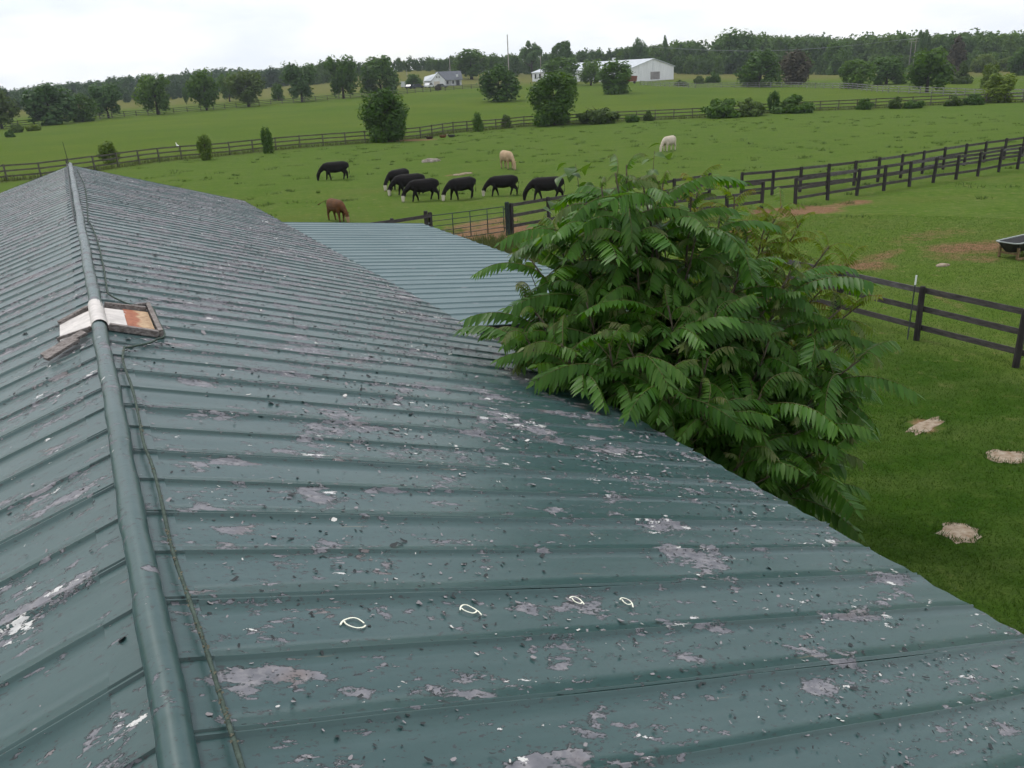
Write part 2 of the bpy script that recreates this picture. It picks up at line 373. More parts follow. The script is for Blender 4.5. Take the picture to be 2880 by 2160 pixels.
def roof_mat():
    m, t, p, _ = new_mat('peeling_roof_paint')
    v = coords(t, 'Object', barn); vs = coords(t, 'Object', barn, (1., 1.35, 1.))
    def loc(off, scale):
        mp_ = t.nodes.new('ShaderNodeMapping'); mp_.inputs['Location'].default_value = off; mp_.inputs['Rotation'].default_value = (0, 0, 0); mp_.inputs['Scale'].default_value = scale; t.links.new(v, mp_.inputs[0]); return mp_.outputs[0]
    big = noise(t, v, .55, 4, .6); blotch = noise(t, loc((3, 7, 1), (.8, 1.6, .8)), 1.6, 3, .62)
    base = mixc(t, mapr(t, big, .3, .7), (0.0240, 0.0624, 0.0624), (0.0328, 0.0752, 0.0752))
    base = mixc(t, mapr(t, noise(t, loc((0, 0, 0), (1, 9, 1)), 1.4, 5, .6), .45, .75), base, mixc(t, .35, base, (0.0640, 0.1080, 0.1080)))
    base = mixc(t, mapr(t, noise(t, v, 45, 3, .6), .35, .7), mixc(t, .18, base, (.02, .04, .04)), base)
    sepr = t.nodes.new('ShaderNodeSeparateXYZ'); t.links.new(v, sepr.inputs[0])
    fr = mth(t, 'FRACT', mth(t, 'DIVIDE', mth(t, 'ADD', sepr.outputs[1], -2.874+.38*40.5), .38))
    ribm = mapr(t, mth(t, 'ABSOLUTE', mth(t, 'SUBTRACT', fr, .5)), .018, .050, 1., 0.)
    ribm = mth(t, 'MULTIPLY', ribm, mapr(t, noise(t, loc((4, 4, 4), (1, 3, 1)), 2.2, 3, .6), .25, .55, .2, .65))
    base = mixc(t, ribm, base, (.021, .056, .052))  # darker rib paint, also standing in for shade on the rib sides
    # exposed mauve-grey undercoat, in ragged islands
    warp = noise(t, vs, 9, 3, .7)
    def rot(vec, r_):
        q_ = t.nodes.new('ShaderNodeMapping'); q_.inputs['Rotation'].default_value = r_; t.links.new(vec, q_.inputs[0]); return q_.outputs[0]
    n1 = noise(t, rot(loc((11, 2, 4), (1.0, 1.7, 1.0)), (.5, .4, .7)), 2.6, 6, .70)
    sep = t.nodes.new('ShaderNodeSeparateXYZ'); t.links.new(v, sep.inputs[0])
    dens = mapr(t, sep.outputs[1], 3., 16., 0., .070)
    near = mapr(t, sep.outputs[0], -.3, .9, -.030, 0.)                   # the strip by the ridge peels less
    n1d = mth(t, 'ADD', mth(t, 'ADD', n1, near), mth(t, 'ADD', dens, mth(t, 'MULTIPLY', mth(t, 'SUBTRACT', blotch, .5), .50)))
    prim = mapr(t, n1d, .600, .622)
    n2 = noise(t, rot(loc((5, 31, 9), (.75, 1.7, .75)), (.6, .3, .5)), 13, 5, .68)
    n2d = mth(t, 'ADD', n2, mth(t, 'ADD', dens, mth(t, 'MULTIPLY', mth(t, 'SUBTRACT', blotch, .5), .42)))
    chips = mapr(t, n2d, .622, .642)
    peeled = mth(t, 'MAXIMUM', prim, chips)
    # bare bright metal or white filler
    n3 = noise(t, rot(loc((50, 3, 2), (.9, 1.6, .9)), (.4, .6, .6)), 6.5, 6, .7)
    xr = mapr(t, sep.outputs[0], 1.2, 4.3, 0., .035)
    white = mapr(t, mth(t, 'ADD', mth(t, 'ADD', n3, xr), mth(t, 'MULTIPLY', mth(t, 'SUBTRACT', blotch, .5), .30)), .672, .684)
    undercol = mixc(t, mapr(t, warp, .3, .7), (.092, .096, .112), (.172, .170, .190))
    undercol = mixc(t, mapr(t, noise(t, v, 22, 4, .6), .5, .8), undercol, (0.2592, 0.2484, 0.2556))
    undercol = mixc(t, mapr(t, noise(t, v, 3.1, 3, .5), .60, .75), undercol, (.150, .122, .118))
    rim = mth(t, 'MULTIPLY', mapr(t, n1d, .586, .600), mapr(t, n1d, .600, .612, 1., 0.))
    rim2 = mth(t, 'MULTIPLY', mapr(t, n2d, .604, .620), mapr(t, n2d, .620, .632, 1., 0.))
    base = mixc(t, mth(t, 'MULTIPLY', mth(t, 'MAXIMUM', rim, rim2), mapr(t, warp, .42, .58)), base, (.020, .028, .030))  # dark line at peel edges: grime plus the lifted edge's shadow put into the colour
    c = mixc(t, peeled, base, undercol)
    c = mixc(t, white, c, mixc(t, mapr(t, warp, .4, .7), (.50, .50, .50), (.62, .61, .58)))
    # dark grime specks, thicker further along
    sp = noise(t, loc((0, 0, 0), (1.0, 1.6, 1.0)), 30, 3, .6)
    speck = mapr(t, mth(t, 'ADD', mth(t, 'ADD', sp, mth(t, 'MULTIPLY', dens, 1.0)), mth(t, 'MULTIPLY', mth(t, 'SUBTRACT', blotch, .5), .16)), .622, .652)
    c = mixc(t, mth(t, 'MULTIPLY', speck, .8), c, (.022, .024, .027))
    # tan rust scuffs along ribs
    sc = noise(t, loc((9, 0, 0), (.7, 9, .7)), 2.2, 5, .6)
    c = mixc(t, mapr(t, sc, .68, .76, 0, .55), c, (.20, .16, .115))
    t.links.new(c, p.inputs['Base Color'])
    t.links.new(mixc(t, peeled, (.34, .34, .34), (.60, .60, .60)), p.inputs['Roughness']); p.inputs['Specular IOR Level'].default_value = .5
    hgt = mth(t, 'SUBTRACT', mth(t, 'MULTIPLY', warp, .12), mth(t, 'MAXIMUM', peeled, white))
    bump(t, p, hgt, .9, .007)
    return m
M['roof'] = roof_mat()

PROF = [(-.004, .007), (.005, .006), (.010, .014), (.017, .014), (.023, .001), (.12, 0), (.21, 0), (.30, 0), (.371, .001), (.376, .0135), (.384, .0135), (.389, .001), (.46, 0), (.55, 0), (.64, 0), (.737, .001), (.743, .014), (.750, .014), (.755, .006), (.764, .004)]
def sheet_mesh(seed, length, half=None, nseg=14):
    rnd = np.random.RandomState(seed); prof = PROF if half is None else ([q for q in PROF if q[0] <= .38] if half == 0 else [(q[0]-.38, q[1]) for q in PROF if q[0] >= .38])
    V = []; m = len(prof); ph = rnd.rand(m, 2)*6.28
    for i in range(nseg+1):
        s = i/nseg; u = s*length
        wob = .006*math.sin(u*1.3+ph[0, 0]) + .004*math.sin(u*3.7+ph[0, 1])
        for j, (y, h) in enumerate(prof):
            edge = j == 0 or j == m-1
            can = 0 if edge or h > .0005 else .0042*math.sin(u*2.1+ph[j, 0]) + .0025*math.sin(u*4.9+ph[j, 1])
            ee = .010*math.sin(ph[j, 1]*3) if i == nseg and not edge else 0
            V.append((u*CA + (h+can)*SA + ee, y + (0 if edge else wob*min(1, u/.7)), -u*SA + (h+can)*CA))
    Fq = [(i*m+j, (i+1)*m+j, (i+1)*m+j+1, i*m+j+1) for i in range(nseg) for j in range(m-1)]
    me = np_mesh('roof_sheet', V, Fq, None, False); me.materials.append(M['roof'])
    return me
def mirror(me):
    c = me.copy()
    n = len(c.vertices); co = np.empty(n*3, np.float32); c.vertices.foreach_get('co', co); co = co.reshape(-1, 3); co[:, 0] *= -1
    c.vertices.foreach_set('co', co.ravel()); c.flip_normals(); c.update(); return c
right = [sheet_mesh(s, RW) for s in range(7)]; left = [mirror(sheet_mesh(20+s, RW)) for s in range(5)]
rh0, lh1, lh0 = sheet_mesh(40, RW, 0), mirror(sheet_mesh(41, RW, 0)), mirror(sheet_mesh(42, RW, 1))
random.seed(4)
y = 2.874 - .76*8
k = 0
while y < TE-.1:
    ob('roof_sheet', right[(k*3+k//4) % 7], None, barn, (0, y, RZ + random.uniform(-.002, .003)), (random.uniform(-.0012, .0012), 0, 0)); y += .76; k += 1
y = 3.254 - .76*8; k = 0
while y + .76 < TE+.01:
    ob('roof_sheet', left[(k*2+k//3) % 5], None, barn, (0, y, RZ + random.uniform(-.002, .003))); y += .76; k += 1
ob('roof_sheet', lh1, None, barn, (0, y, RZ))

# ridge cap: a rolled top with flanges that ride over the ribs
def cap_mesh(seed, L=3.04):
    rnd = random.Random(seed); V = []; Fq = []; n = int(L/.095); prof_y = [i*L/n for i in range(n+1)]
    angs = [math.radians(a) for a in range(-40, 221, 26)]
    for i, yy in enumerate(prof_y):
        w0 = 2*math.pi/L; rr = .0545 + .0018*math.sin(yy*w0*3) + .0012*math.sin(yy*w0*7+1) + .0010*math.sin(yy*w0*13+2)*(1+.3*seed*math.sin(yy*math.pi/L)); dx = .004*math.sin(yy*w0) + .002*math.sin(yy*w0*4); dz = .003*math.sin(yy*w0*2)
        for a in angs: V.append((dx + rr*math.cos(a), yy, .028 + dz + rr*math.sin(a)))
    m = len(angs)
    Fq += [(i*m+j, i*m+j+1, (i+1)*m+j+1, (i+1)*m+j) for i in range(n) for j in range(m-1)]
    mb = MB(); mb.add(V, Fq)
    for side, joint in ((1, 2.874), (-1, 3.254)):
        ys = sorted(set([round(q[0] + .76*k_ - (0 if side == 1 else .38), 4) for k_ in range(-1, 6) for q in PROF if 0 <= q[0] <= .76]))
        ys = [q for q in ys if 0 <= q <= L]
        def hh(yy):
            z_ = (yy + (0 if side == 1 else .38)) % .76
            return float(np.interp(z_, [q[0] for q in PROF], [q[1] for q in PROF]))
        W_ = .165; Vf = []; 
        for yy in ys:
            h = max(hh(yy), 0)*.9 + .005
            for u in (.035, .10, W_): Vf.append((side*(u*CA + h*SA), yy, -u*SA + h*CA))
            Vf.append((side*(W_*CA + (h-.004)*SA), yy, -W_*SA + (h-.004)*CA))
        Ff = []
        for i in range(len(ys)-1):
            for j in range(3):
                q = (i*4+j, i*4+j+1, i*4+j+5, i*4+j+4); Ff.append(q if side < 0 else q[::-1])
        mb.add(Vf, Ff)
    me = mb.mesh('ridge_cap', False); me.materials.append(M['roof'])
    for pl in me.polygons:
        if pl.index < n*(m-1): pl.use_smooth = True
    return me
caps = [cap_mesh(s) for s in range(3)]
y = 2.874 - .76*6; k = 0
while y < TE - 1.6:
    ob('ridge_cap', caps[k % 3], None, barn, (0, y, RZ), (0, 0, 0)); y += 3.04; k += 1

# old cupola kerb: white-painted saddle, rotten boards, rust
def rust_mat():
    m, t, p, _ = new_mat('rusted_patch'); v = coords(t, 'Object', barn)
    n = noise(t, v, 7, 5, .6); c = mixc(t, mapr(t, n, .4, .6), (.22, .06, .03), (.42, .24, .13)); t.links.new(c, p.inputs['Base Color']); p.inputs['Roughness'].default_value = .85
    bump(t, p, n, .3, .01); return m
M['rust'] = rust_mat()
mb = MB(); V = []; angs = [math.radians(a) for a in range(-35, 216, 22)]
for yy in (7.04, 7.25, 7.45, 7.65, 7.83):
    for a in angs: V.append((.060*math.cos(a) + .004*math.sin(yy*2.07), yy, RZ + .029 + .060*math.sin(a)))
m_ = len(angs); mb.add(V, [(i*m_+j, i*m_+j+1, (i+1)*m_+j+1, (i+1)*m_+j) for i in range(4) for j in range(m_-1)])
ob('ridge_saddle', mb.mesh('ridge_saddle', True), M['white_trim'], barn)
kerb = ob('cupola_kerb', MB().add([roof(7.10, .05, .036), roof(7.10, .20, .036), roof(7.74, .20, .036), roof(7.74, .05, .036), roof(7.10, .05, .012), roof(7.10, .20, .012), roof(7.74, .20, .012), roof(7.74, .05, .012)],
          [(0,1,2,3),(7,6,5,4),(0,4,5,1),(1,5,6,2),(2,6,7,3),(3,7,4,0)]).mesh('cupola_kerb'), M['white_trim'], barn)
def slabp(t0, t1, u0, u1, h0, h1, side=1):
    P = [roof(t, u, h, side) for h in (h0, h1) for t, u in ((t0, u0), (t0, u1), (t1, u1), (t1, u0))]
    return MB().add(P, [(0,3,2,1),(4,5,6,7),(0,1,5,4),(1,2,6,5),(2,3,7,6),(3,0,4,7)])
def kerb_mat():
    m, t, p, _ = new_mat('rust_eaten_flashing'); v = coords(t, 'Object', barn); sep = t.nodes.new('ShaderNodeSeparateXYZ'); t.links.new(v, sep.inputs[0])
    x = mth(t, 'ADD', sep.outputs[0], mth(t, 'MULTIPLY', mth(t, 'SUBTRACT', noise(t, v, 9, 5, .65), .5), .16)); n = noise(t, v, 26, 4, .6)
    wh = mixc(t, mapr(t, n, .35, .7), (.44, .40, .37), (.62, .58, .55)); ru = mixc(t, mapr(t, n, .3, .7), (.20, .050, .025), (.36, .13, .06)); ta = mixc(t, mapr(t, n, .3, .7), (.26, .15, .08), (.50, .36, .22))
    c = mixc(t, mapr(t, x, .185, .20), wh, ru); c = mixc(t, mapr(t, x, .285, .315), c, ta); t.links.new(c, p.inputs['Base Color']); p.inputs['Roughness'].default_value = .8; bump(t, p, n, .4, .006); return m
ob('rusty_flashing', slabp(7.10, 7.80, .202, .405, .012, .0345).mesh('rusty_flashing'), kerb_mat(), kerb)
ob('white_flashing', slabp(7.14, 7.72, .05, .30, .012, .034, -1).mesh('white_flashing'), M['white_trim'], kerb)
for a, b, hh, sd_ in (((7.83, .06), (7.86, .39), .055, 1), ((7.05, .06), (7.00, .42), .05, 1), ((7.80, .05), (7.70, .30), .05, -1), ((7.08, .06), (7.20, .31), .04, -1)):
    mb = MB().beam(roof(a[0], a[1], .012+hh/2, sd_), roof(b[0], b[1], .012+hh/2, sd_), .045, hh); ob('kerb_board', mb.mesh('kerb_board'), M['oldwood'], kerb)
mb = MB().beam(roof(7.00, .44, .038), roof(8.05, .43, .042), .035, .065); ob('kerb_board', mb.mesh('kerb_board'), M['oldwood'], kerb)
mb = MB().beam(roof(8.04, .41, .04), roof(7.86, .28, .04), .035, .06); ob('kerb_board', mb.mesh('kerb_board'), M['oldwood'], kerb)
# split boards fallen below the kerb on the far slope
for a, b, wd in (((6.98, .10), (6.86, .42), .10), ((6.86, .16), (6.74, .40), .07)):
    P = MB().beam(roof(a[0], a[1], .05, -1), roof(b[0], b[1], .045, -1), wd, .022); ob('fallen_board', P.mesh('fallen_board'), M['oldwood'], kerb)
# lightning conductor: cable along the ridge, rod at the far end
CAB = [(662, 2153), (618, 2005), (587, 1897), (540, 1752), (486, 1590), (463, 1494), (444, 1405), (424, 1328), (401, 1266), (388, 1193), (370, 1112), (344, 1032), (348, 990)]
pts = [roof(*onroof(*q), .040) for q in CAB]
pts = [roof(.2, .17, .04), roof(1.2, .165, .04)] + pts
def smooth_pts(P, n=5):
    out = []
    for i in range(len(P)-1):
        p0, p1, p2, p3 = P[max(i-1, 0)], P[i], P[i+1], P[min(i+2, len(P)-1)]
        for k_ in range(n):
            s = k_/n; out.append(.5*((2*p1) + (p2-p0)*s + (2*p0-5*p1+4*p2-p3)*s*s + (3*p1-p0-3*p2+p3)*s**3))
    out.append(P[-1]); return out
rnd = random.Random(2)
sp_ = smooth_pts(pts, 6)
ob('lightning_cable', MB().tube([q + Vector((0, 0, rnd.uniform(-.002, .002))) for q in sp_], [rnd.uniform(.0068, .0092) for _ in sp_], 7).mesh('lightning_cable', True), M['cable'], barn)
lich = MB()
for i in range(len(sp_)-1):
    if rnd.random() < (.75 if sp_[i].y < 3.4 else .3):
        for _ in range(4):
            q = sp_[i].lerp(sp_[i+1], rnd.random()); a = rnd.uniform(0, 6.28); q = q + Vector((math.cos(a)*.009, rnd.uniform(-.01, .01), abs(math.sin(a))*.009)); s = rnd.uniform(.003, .007)
            lich.add([q+Vector((s, 0, 0)), q+Vector((-s*.5, s, 0)), q+Vector((-s*.5, -s, 0)), q+Vector((0, 0, s))], [(0, 1, 3), (1, 2, 3), (2, 0, 3)])
o = ob('lichen_crust', lich.mesh('lichen_crust'), M['lichen_cable'], barn); o['kind'] = 'stuff'
C2_ = [(348, 990), (418, 975), (438, 965)]
pts2 = [roof(*onroof(*q), .03) for q in C2_] + [roof(7.0, .465, .035), roof(7.6, .465, .03), roof(8.10, .46, .03)] + [roof(*onroof(*q), .03) for q in ((370, 867), (310, 840), (300, 822), (290, 758), (274, 686), (255, 637), (247, 625), (243, 559), (235, 519), (216, 480))]
pts2 = [q for q in pts2 if q.y < TE]
ob('lightning_cable', MB().tube(smooth_pts(pts2, 4), .0082, 6).mesh('lightning_cable', True), M['cable'], barn)
ob('lightning_rod', MB().tube([(-.03, TE-.15, RZ+.03), (-.06, TE-.15, RZ+.62)], [.012, .006], 6).mesh('lightning_rod'), M['fascia'], barn)
ob('conductor', MB().tube([(-.075, 13.6, RZ+.05), (-.08, 16, RZ+.06), (-.078, 19, RZ+.055), (-.075, TE-.1, RZ+.06)], .012, 5).mesh('conductor'), M['fascia'], barn)

# chalk loops drawn on the sheet
LOOPS = [([(875,500),(885,482),(905,466),(950,452),(985,455),(1012,468),(1038,488)], [(900,475),(912,492),(940,508),(985,521),(1030,518),(1050,503)], 600, 1560, 2.458),
         ([(1703,395),(1706,378),(1718,364),(1745,361),(1790,382),(1830,408),(1850,430)], [(1713,384),(1730,398),(1760,411),(1790,418),(1812,410),(1818,398)], 600, 1560, 2.458),
         ([(300,190),(312,184),(335,190),(352,205),(360,216)], [(310,191),(318,202),(332,210),(346,213),(353,207)], 1400, 1560, 1.4946),
         ([(511,196),(521,189),(545,196),(561,210),(566,228)], [(520,196),(528,207),(545,217),(562,214)], 1400, 1560, 1.4946)]
for up_, lo_, ox, oy, zz in LOOPS:
    mb = MB()
    for line in (up_, lo_):
        P = smooth_pts([roof(*onroof(ox+a/zz, oy+b/zz), .0105) for a, b in line], 4)
        for i in range(len(P)-1):
            t_ = (P[i+1]-P[i]).normalized(); nrm = Vector((SA, 0, CA)); s_ = t_.cross(nrm)*.0033
            mb.add([P[i]-s_, P[i]+s_, P[i+1]+s_, P[i+1]-s_] + [q - nrm*.0035 for q in (P[i]-s_, P[i]+s_, P[i+1]+s_, P[i+1]-s_)], [(0,1,2,3),(0,4,5,1),(2,6,7,3)])
    ob('chalk_loop', mb.mesh('chalk_loop'), M['white_paint'], barn)

# curled paint flakes lying and standing on the sheets
def flakes():
    rs = np.random.RandomState(5); N = 9000
    V = []; Fq = []; tint = []
    for side, n_, umax in ((1, 30000, RW-.05), (-1, 6000, 2.6)):
        tt = 1.2 + (TE-1.6)*rs.rand(n_)**1.0; uu = .1 + (umax-.1)*rs.rand(n_)**.85
        cl = (np.sin(tt*2.1+uu*1.3)+np.sin(tt*.9-uu*2.3+1)+np.sin(uu*3.7+tt*3.1))/3
        keep = rs.rand(n_) < np.clip(.42+.75*cl, .06, 1); tt, uu = tt[keep], uu[keep]
        for t_, u_ in zip(tt, uu):
            near_f = min(1, .5+t_/14)
            L = rs.uniform(.0045, .014)*(1.9 if rs.rand() < .09 else 1)*near_f*1.1; Wd = L*rs.uniform(.35, .9); a = rs.rand()*6.28; curl = rs.uniform(.15, .75)*L
            ca, sa = math.cos(a), math.sin(a); o_ = len(V)
            for i, s in enumerate((-1, 0, 1)):
                wj = Wd*(1-.35*abs(s))*rs.uniform(.7, 1.2)
                for q in (-1, 1):
                    du = s*L*ca - q*wj*sa + rs.uniform(-.15, .15)*L; dt = s*L*sa + q*wj*ca
                    h = .004 + (curl*(.5+.5*s)**2) + rs.uniform(0, .12)*L
                    V.append(tuple(roof(t_+dt, u_+du, h, side)))
            Fq += [(o_, o_+1, o_+3, o_+2), (o_+2, o_+3, o_+5, o_+4)]
            c = rs.rand(); c = 0. if c < .56 else (.5 if c < .96 else 1.)
            tint += [c, c]
    me = np_mesh('paint_flakes', V, Fq, {'tint': ('FACE', tint)})
    m, t, p, _ = new_mat('curled_paint'); a = attr(t, 'tint')
    c = mixc(t, mapr(t, a, 0, .5), (.018, .024, .026), (.22, .205, .215)); c = mixc(t, mapr(t, a, .5, 1.), c, (.50, .49, .47)); t.links.new(c, p.inputs['Base Color']); p.inputs['Roughness'].default_value = .8
    o = ob('paint_flakes', me, m, barn); o['kind'] = 'stuff'
flakes()
# walls, fascia
for sd_ in (1, -1):
    ob('wall', MB().box(sd_*(HWD-.42)-.06, sd_*(HWD-.42)+.06, -3, TE-.35, -.1, EZ+.10).mesh('wall'), M['barnwall'], barn)
    ob('fascia', MB().box(sd_*(HWD-.10)-.015, sd_*(HWD-.10)+.015, -3.1, TE-.05, EZ-.16, EZ-.004).mesh('fascia'), M['fascia'], barn)
for yy in (-2.9, TE-.40):
    ob('gable_wall', MB().prism([(-HWD+.5, -.1), (HWD-.5, -.1), (HWD-.5, EZ+.09), (0, RZ-.08), (-HWD+.5, EZ+.09)], yy, yy+.1).mesh('gable_wall'), M['barnwall'], barn)

# lean-to roof of lower pitch on the right, further along
BE = math.radians(7.0); LW = 4.1; LT0, LT1 = 10.1, 21.6; LZ = EZ - .075
lean_near = sheet_mesh(70, LW, None, 10)
def lean_sheet(seed):
    me = sheet_mesh(seed, LW, None, 10); n = len(me.vertices); co = np.empty(n*3, np.float32); me.vertices.foreach_get('co', co); co = co.reshape(-1, 3)
    u = co[:, 0]*CA - co[:, 2]*SA; h = co[:, 0]*SA + co[:, 2]*CA
    co[:, 0] = u*math.cos(BE) + h*math.sin(BE); co[:, 2] = -u*math.sin(BE) + h*math.cos(BE); me.vertices.foreach_set('co', co.ravel()); me.update(); return me
def leanroof_mat():
    m, t, p, _ = new_mat('leanto_paint'); v = coords(t, 'Object', barn)
    c = mixc(t, mapr(t, noise(t, v, .8, 5, .6), .3, .7), (.070, .118, .126), (.090, .142, .150))
    st = t.nodes.new('ShaderNodeMapping'); st.inputs['Scale'].default_value = (1, 6, 1); t.links.new(v, st.inputs[0])
    c = mixc(t, mapr(t, noise(t, st.outputs[0], 2.5, 6, .7), .60, .72, 0, .6), c, (.30, .30, .32))
    c = mixc(t, mapr(t, noise(t, v, 30, 3, .6), .66, .72, 0, .6), c, (.03, .035, .04))
    t.links.new(c, p.inputs['Base Color']); p.inputs['Roughness'].default_value = .5; p.inputs['Specular IOR Level'].default_value = .35; return m
M['leanroof'] = leanroof_mat()
lean = [lean_sheet(71+i) for i in range(4)]
for me in lean: me.materials.clear(); me.materials.append(M['leanroof'])
n_l = int(round((LT1-LT0)/.76))
for i in range(n_l): ob('leanto_roof_sheet', lean[i % 4], None, barn, (HWD-.12, LT0 + .76*i, LZ))
LT1 = LT0 + .76*n_l; LEZ = LZ - LW*math.sin(BE); LX = HWD-.12 + LW*math.cos(BE)
ob('leanto_wall', MB().box(LX-.32, LX-.22, LT0+.25, LT1-.25, -.1, LEZ-.02).mesh('leanto_wall'), M['whitewall'], barn)
mb = MB()
for i in range(19):                                  # upright white boards of the near end wall, small gaps between
    x0 = HWD-.3 + i*.2
    if x0 + .19 < LX-.35: ob('wall_board', MB().box(x0, x0+.192, LT0+.28, LT0+.31, -.1, LZ-.07-(x0+.19-HWD+.12)*math.tan(BE)).mesh('wall_board'), M['whitewall'], barn)
ob('leanto_fascia', MB().prism([(HWD-.10, LZ-.10), (LX-.02, LEZ-.10), (LX-.02, LEZ-.006), (HWD-.10, LZ-.006)], LT0+.03, LT0+.055).mesh('leanto_fascia'), M['fascia'], barn)
ob('gutter', MB().prism([(HWD-.05, LZ-.26), (LX-.1, LEZ-.24), (LX-.1, LEZ-.11), (HWD-.05, LZ-.12)], LT0-.02, LT0+.10).mesh('gutter'), M['white_trim'], barn)

bm = Matrix.Translation(Vector(tuple(BX*B0))) @ Matrix.Rotation(-PSI, 4, 'Z')
def B2W(x, y, z): return bm @ Vector((x, y, z))

# ------------------------------------------------------------------ trees of heaven by the barn
def leaf_mesh(seed, L, pairs, e0, e1, ll, young0, young1, hang, mat):
    rs = np.random.RandomState(seed); n = 24; V = []; Fq = []; ti = []; yo = []
    P = [np.zeros(3)]; T = []
    bend = rs.uniform(-.35, .35)
    for i in range(n):
        s = (i+.5)/n; e = math.radians(e0 + (e1-e0)*s**1.15); a = bend*s
        d = np.array([math.sin(a)*math.cos(e), math.cos(a)*math.cos(e), math.sin(e)]); T.append(d); P.append(P[-1] + d*L/n)
    P = np.array(P)
    mb_v, mb_f = tube([tuple(P[i]) for i in range(0, n+1, 3)], [.0055*(1-.7*i/n) for i in range(0, n+1, 3)], 4, False)
    V += [tuple(v) for v in mb_v]; Fq += mb_f; ti += [.4]*len(mb_f); yo += [.75]*len(mb_f)
    st = [(0, .25), (.18, .95), (.45, .92), (.75, .52), (1., .02)]
    def leaflet(base, d, wv, nv, ln, wd, y_, tn):
        o = len(V); droop = rs.uniform(.08, .22); tw = rs.uniform(-.25, .25)
        wv = wv*math.cos(tw) + nv*math.sin(tw); nv = np.cross(d, wv)*(1 if np.dot(np.cross(d, wv), nv) > 0 else -1)
        for s, k_ in st:
            c = base + d*(ln*s) + np.array([0, 0, -1])*(droop*ln*s*s)
            V.extend([tuple(c - wv*(wd*k_) + nv*(.18*wd*k_)), tuple(c), tuple(c + wv*(wd*k_) + nv*(.18*wd*k_))])
        for i in range(len(st)-1):
            a = o+i*3; Fq.extend([(a, a+1, a+4, a+3), (a+1, a+2, a+5, a+4)]); ti.extend([tn, tn+.06]); yo.extend([y_, y_])
    for i in range(pairs):
        s = .20 + .78*i/(pairs-.5); fi = s*n; k_ = min(int(fi), n-1); base = P[k_] + (P[k_+1]-P[k_])*(fi-k_); t_ = T[k_]
        prof = math.sin(math.pi*min(1, .28+.72*(1-s)*1.15))**.6 if s > .45 else .82+.4*s
        for sg in (-1, 1):
            sx = np.cross(t_, [0, 0, 1.]); sx /= np.linalg.norm(sx)
            d = sx*sg*(1-.35*hang) + t_*rs.uniform(.25, .5) + np.array([0, 0, -1])*hang*rs.uniform(.75, 1.2); d /= np.linalg.norm(d)
            wv = t_ - d*np.dot(t_, d); wv /= np.linalg.norm(wv); nv = np.cross(wv, d)*sg
            if nv[2] < 0: nv = -nv
            y_ = young0 + (young1-young0)*s**2 + rs.uniform(-.05, .05)
            leaflet(base, d, wv, nv, ll*prof*rs.uniform(.9, 1.1), ll*.138*rs.uniform(.85, 1.2), min(max(y_, 0), 1), rs.uniform(.2, .9))
    sx = np.cross(T[-1], [0, 0, 1.]); sx /= np.linalg.norm(sx); d = T[-1]
    leaflet(P[-1], d, sx, np.cross(sx, d), ll*.6, ll*.13, min(young1, 1), .6)
    F4 = [f if len(f) == 4 else f for f in Fq]
    me = np_mesh('compound_leaf', V, F4, {'tint': ('FACE', np.clip(ti, 0, 1)), 'young': ('FACE', yo)}, False); me.materials.append(mat)
    return me, P[-1], P[n//2]
MAT_A = M['ail']
mature = [leaf_mesh(100+i, *a, MAT_A) for i, a in enumerate([(.70, 17, 36, -40, .126, 0, .05, .60), (.62, 16, 28, -52, .120, 0, .14, .75), (.78, 18, 44, -30, .130, 0, .03, .45), (.52, 14, 48, -46, .105, .0, .55, .8), (.66, 16, 20, -50, .122, 0, .08, .65), (.60, 15, 54, -14, .115, 0, .12, .5)])]
young = [leaf_mesh(140+i, *a, MAT_A) for i, a in enumerate([(.36, 11, 66, -62, .075, .05, .60, .95), (.28, 10, 78, -30, .062, .15, .8, .9), (.42, 12, 58, -50, .082, .0, .55, .9)])]
bright = [leaf_mesh(160+i, *a, M['ail_bright']) for i, a in enumerate([(.52, 13, 44, -40, .095, 0, .12, .6), (.46, 12, 56, -25, .088, .0, .30, .6), (.34, 10, 68, -20, .07, .15, .7, .7)])]

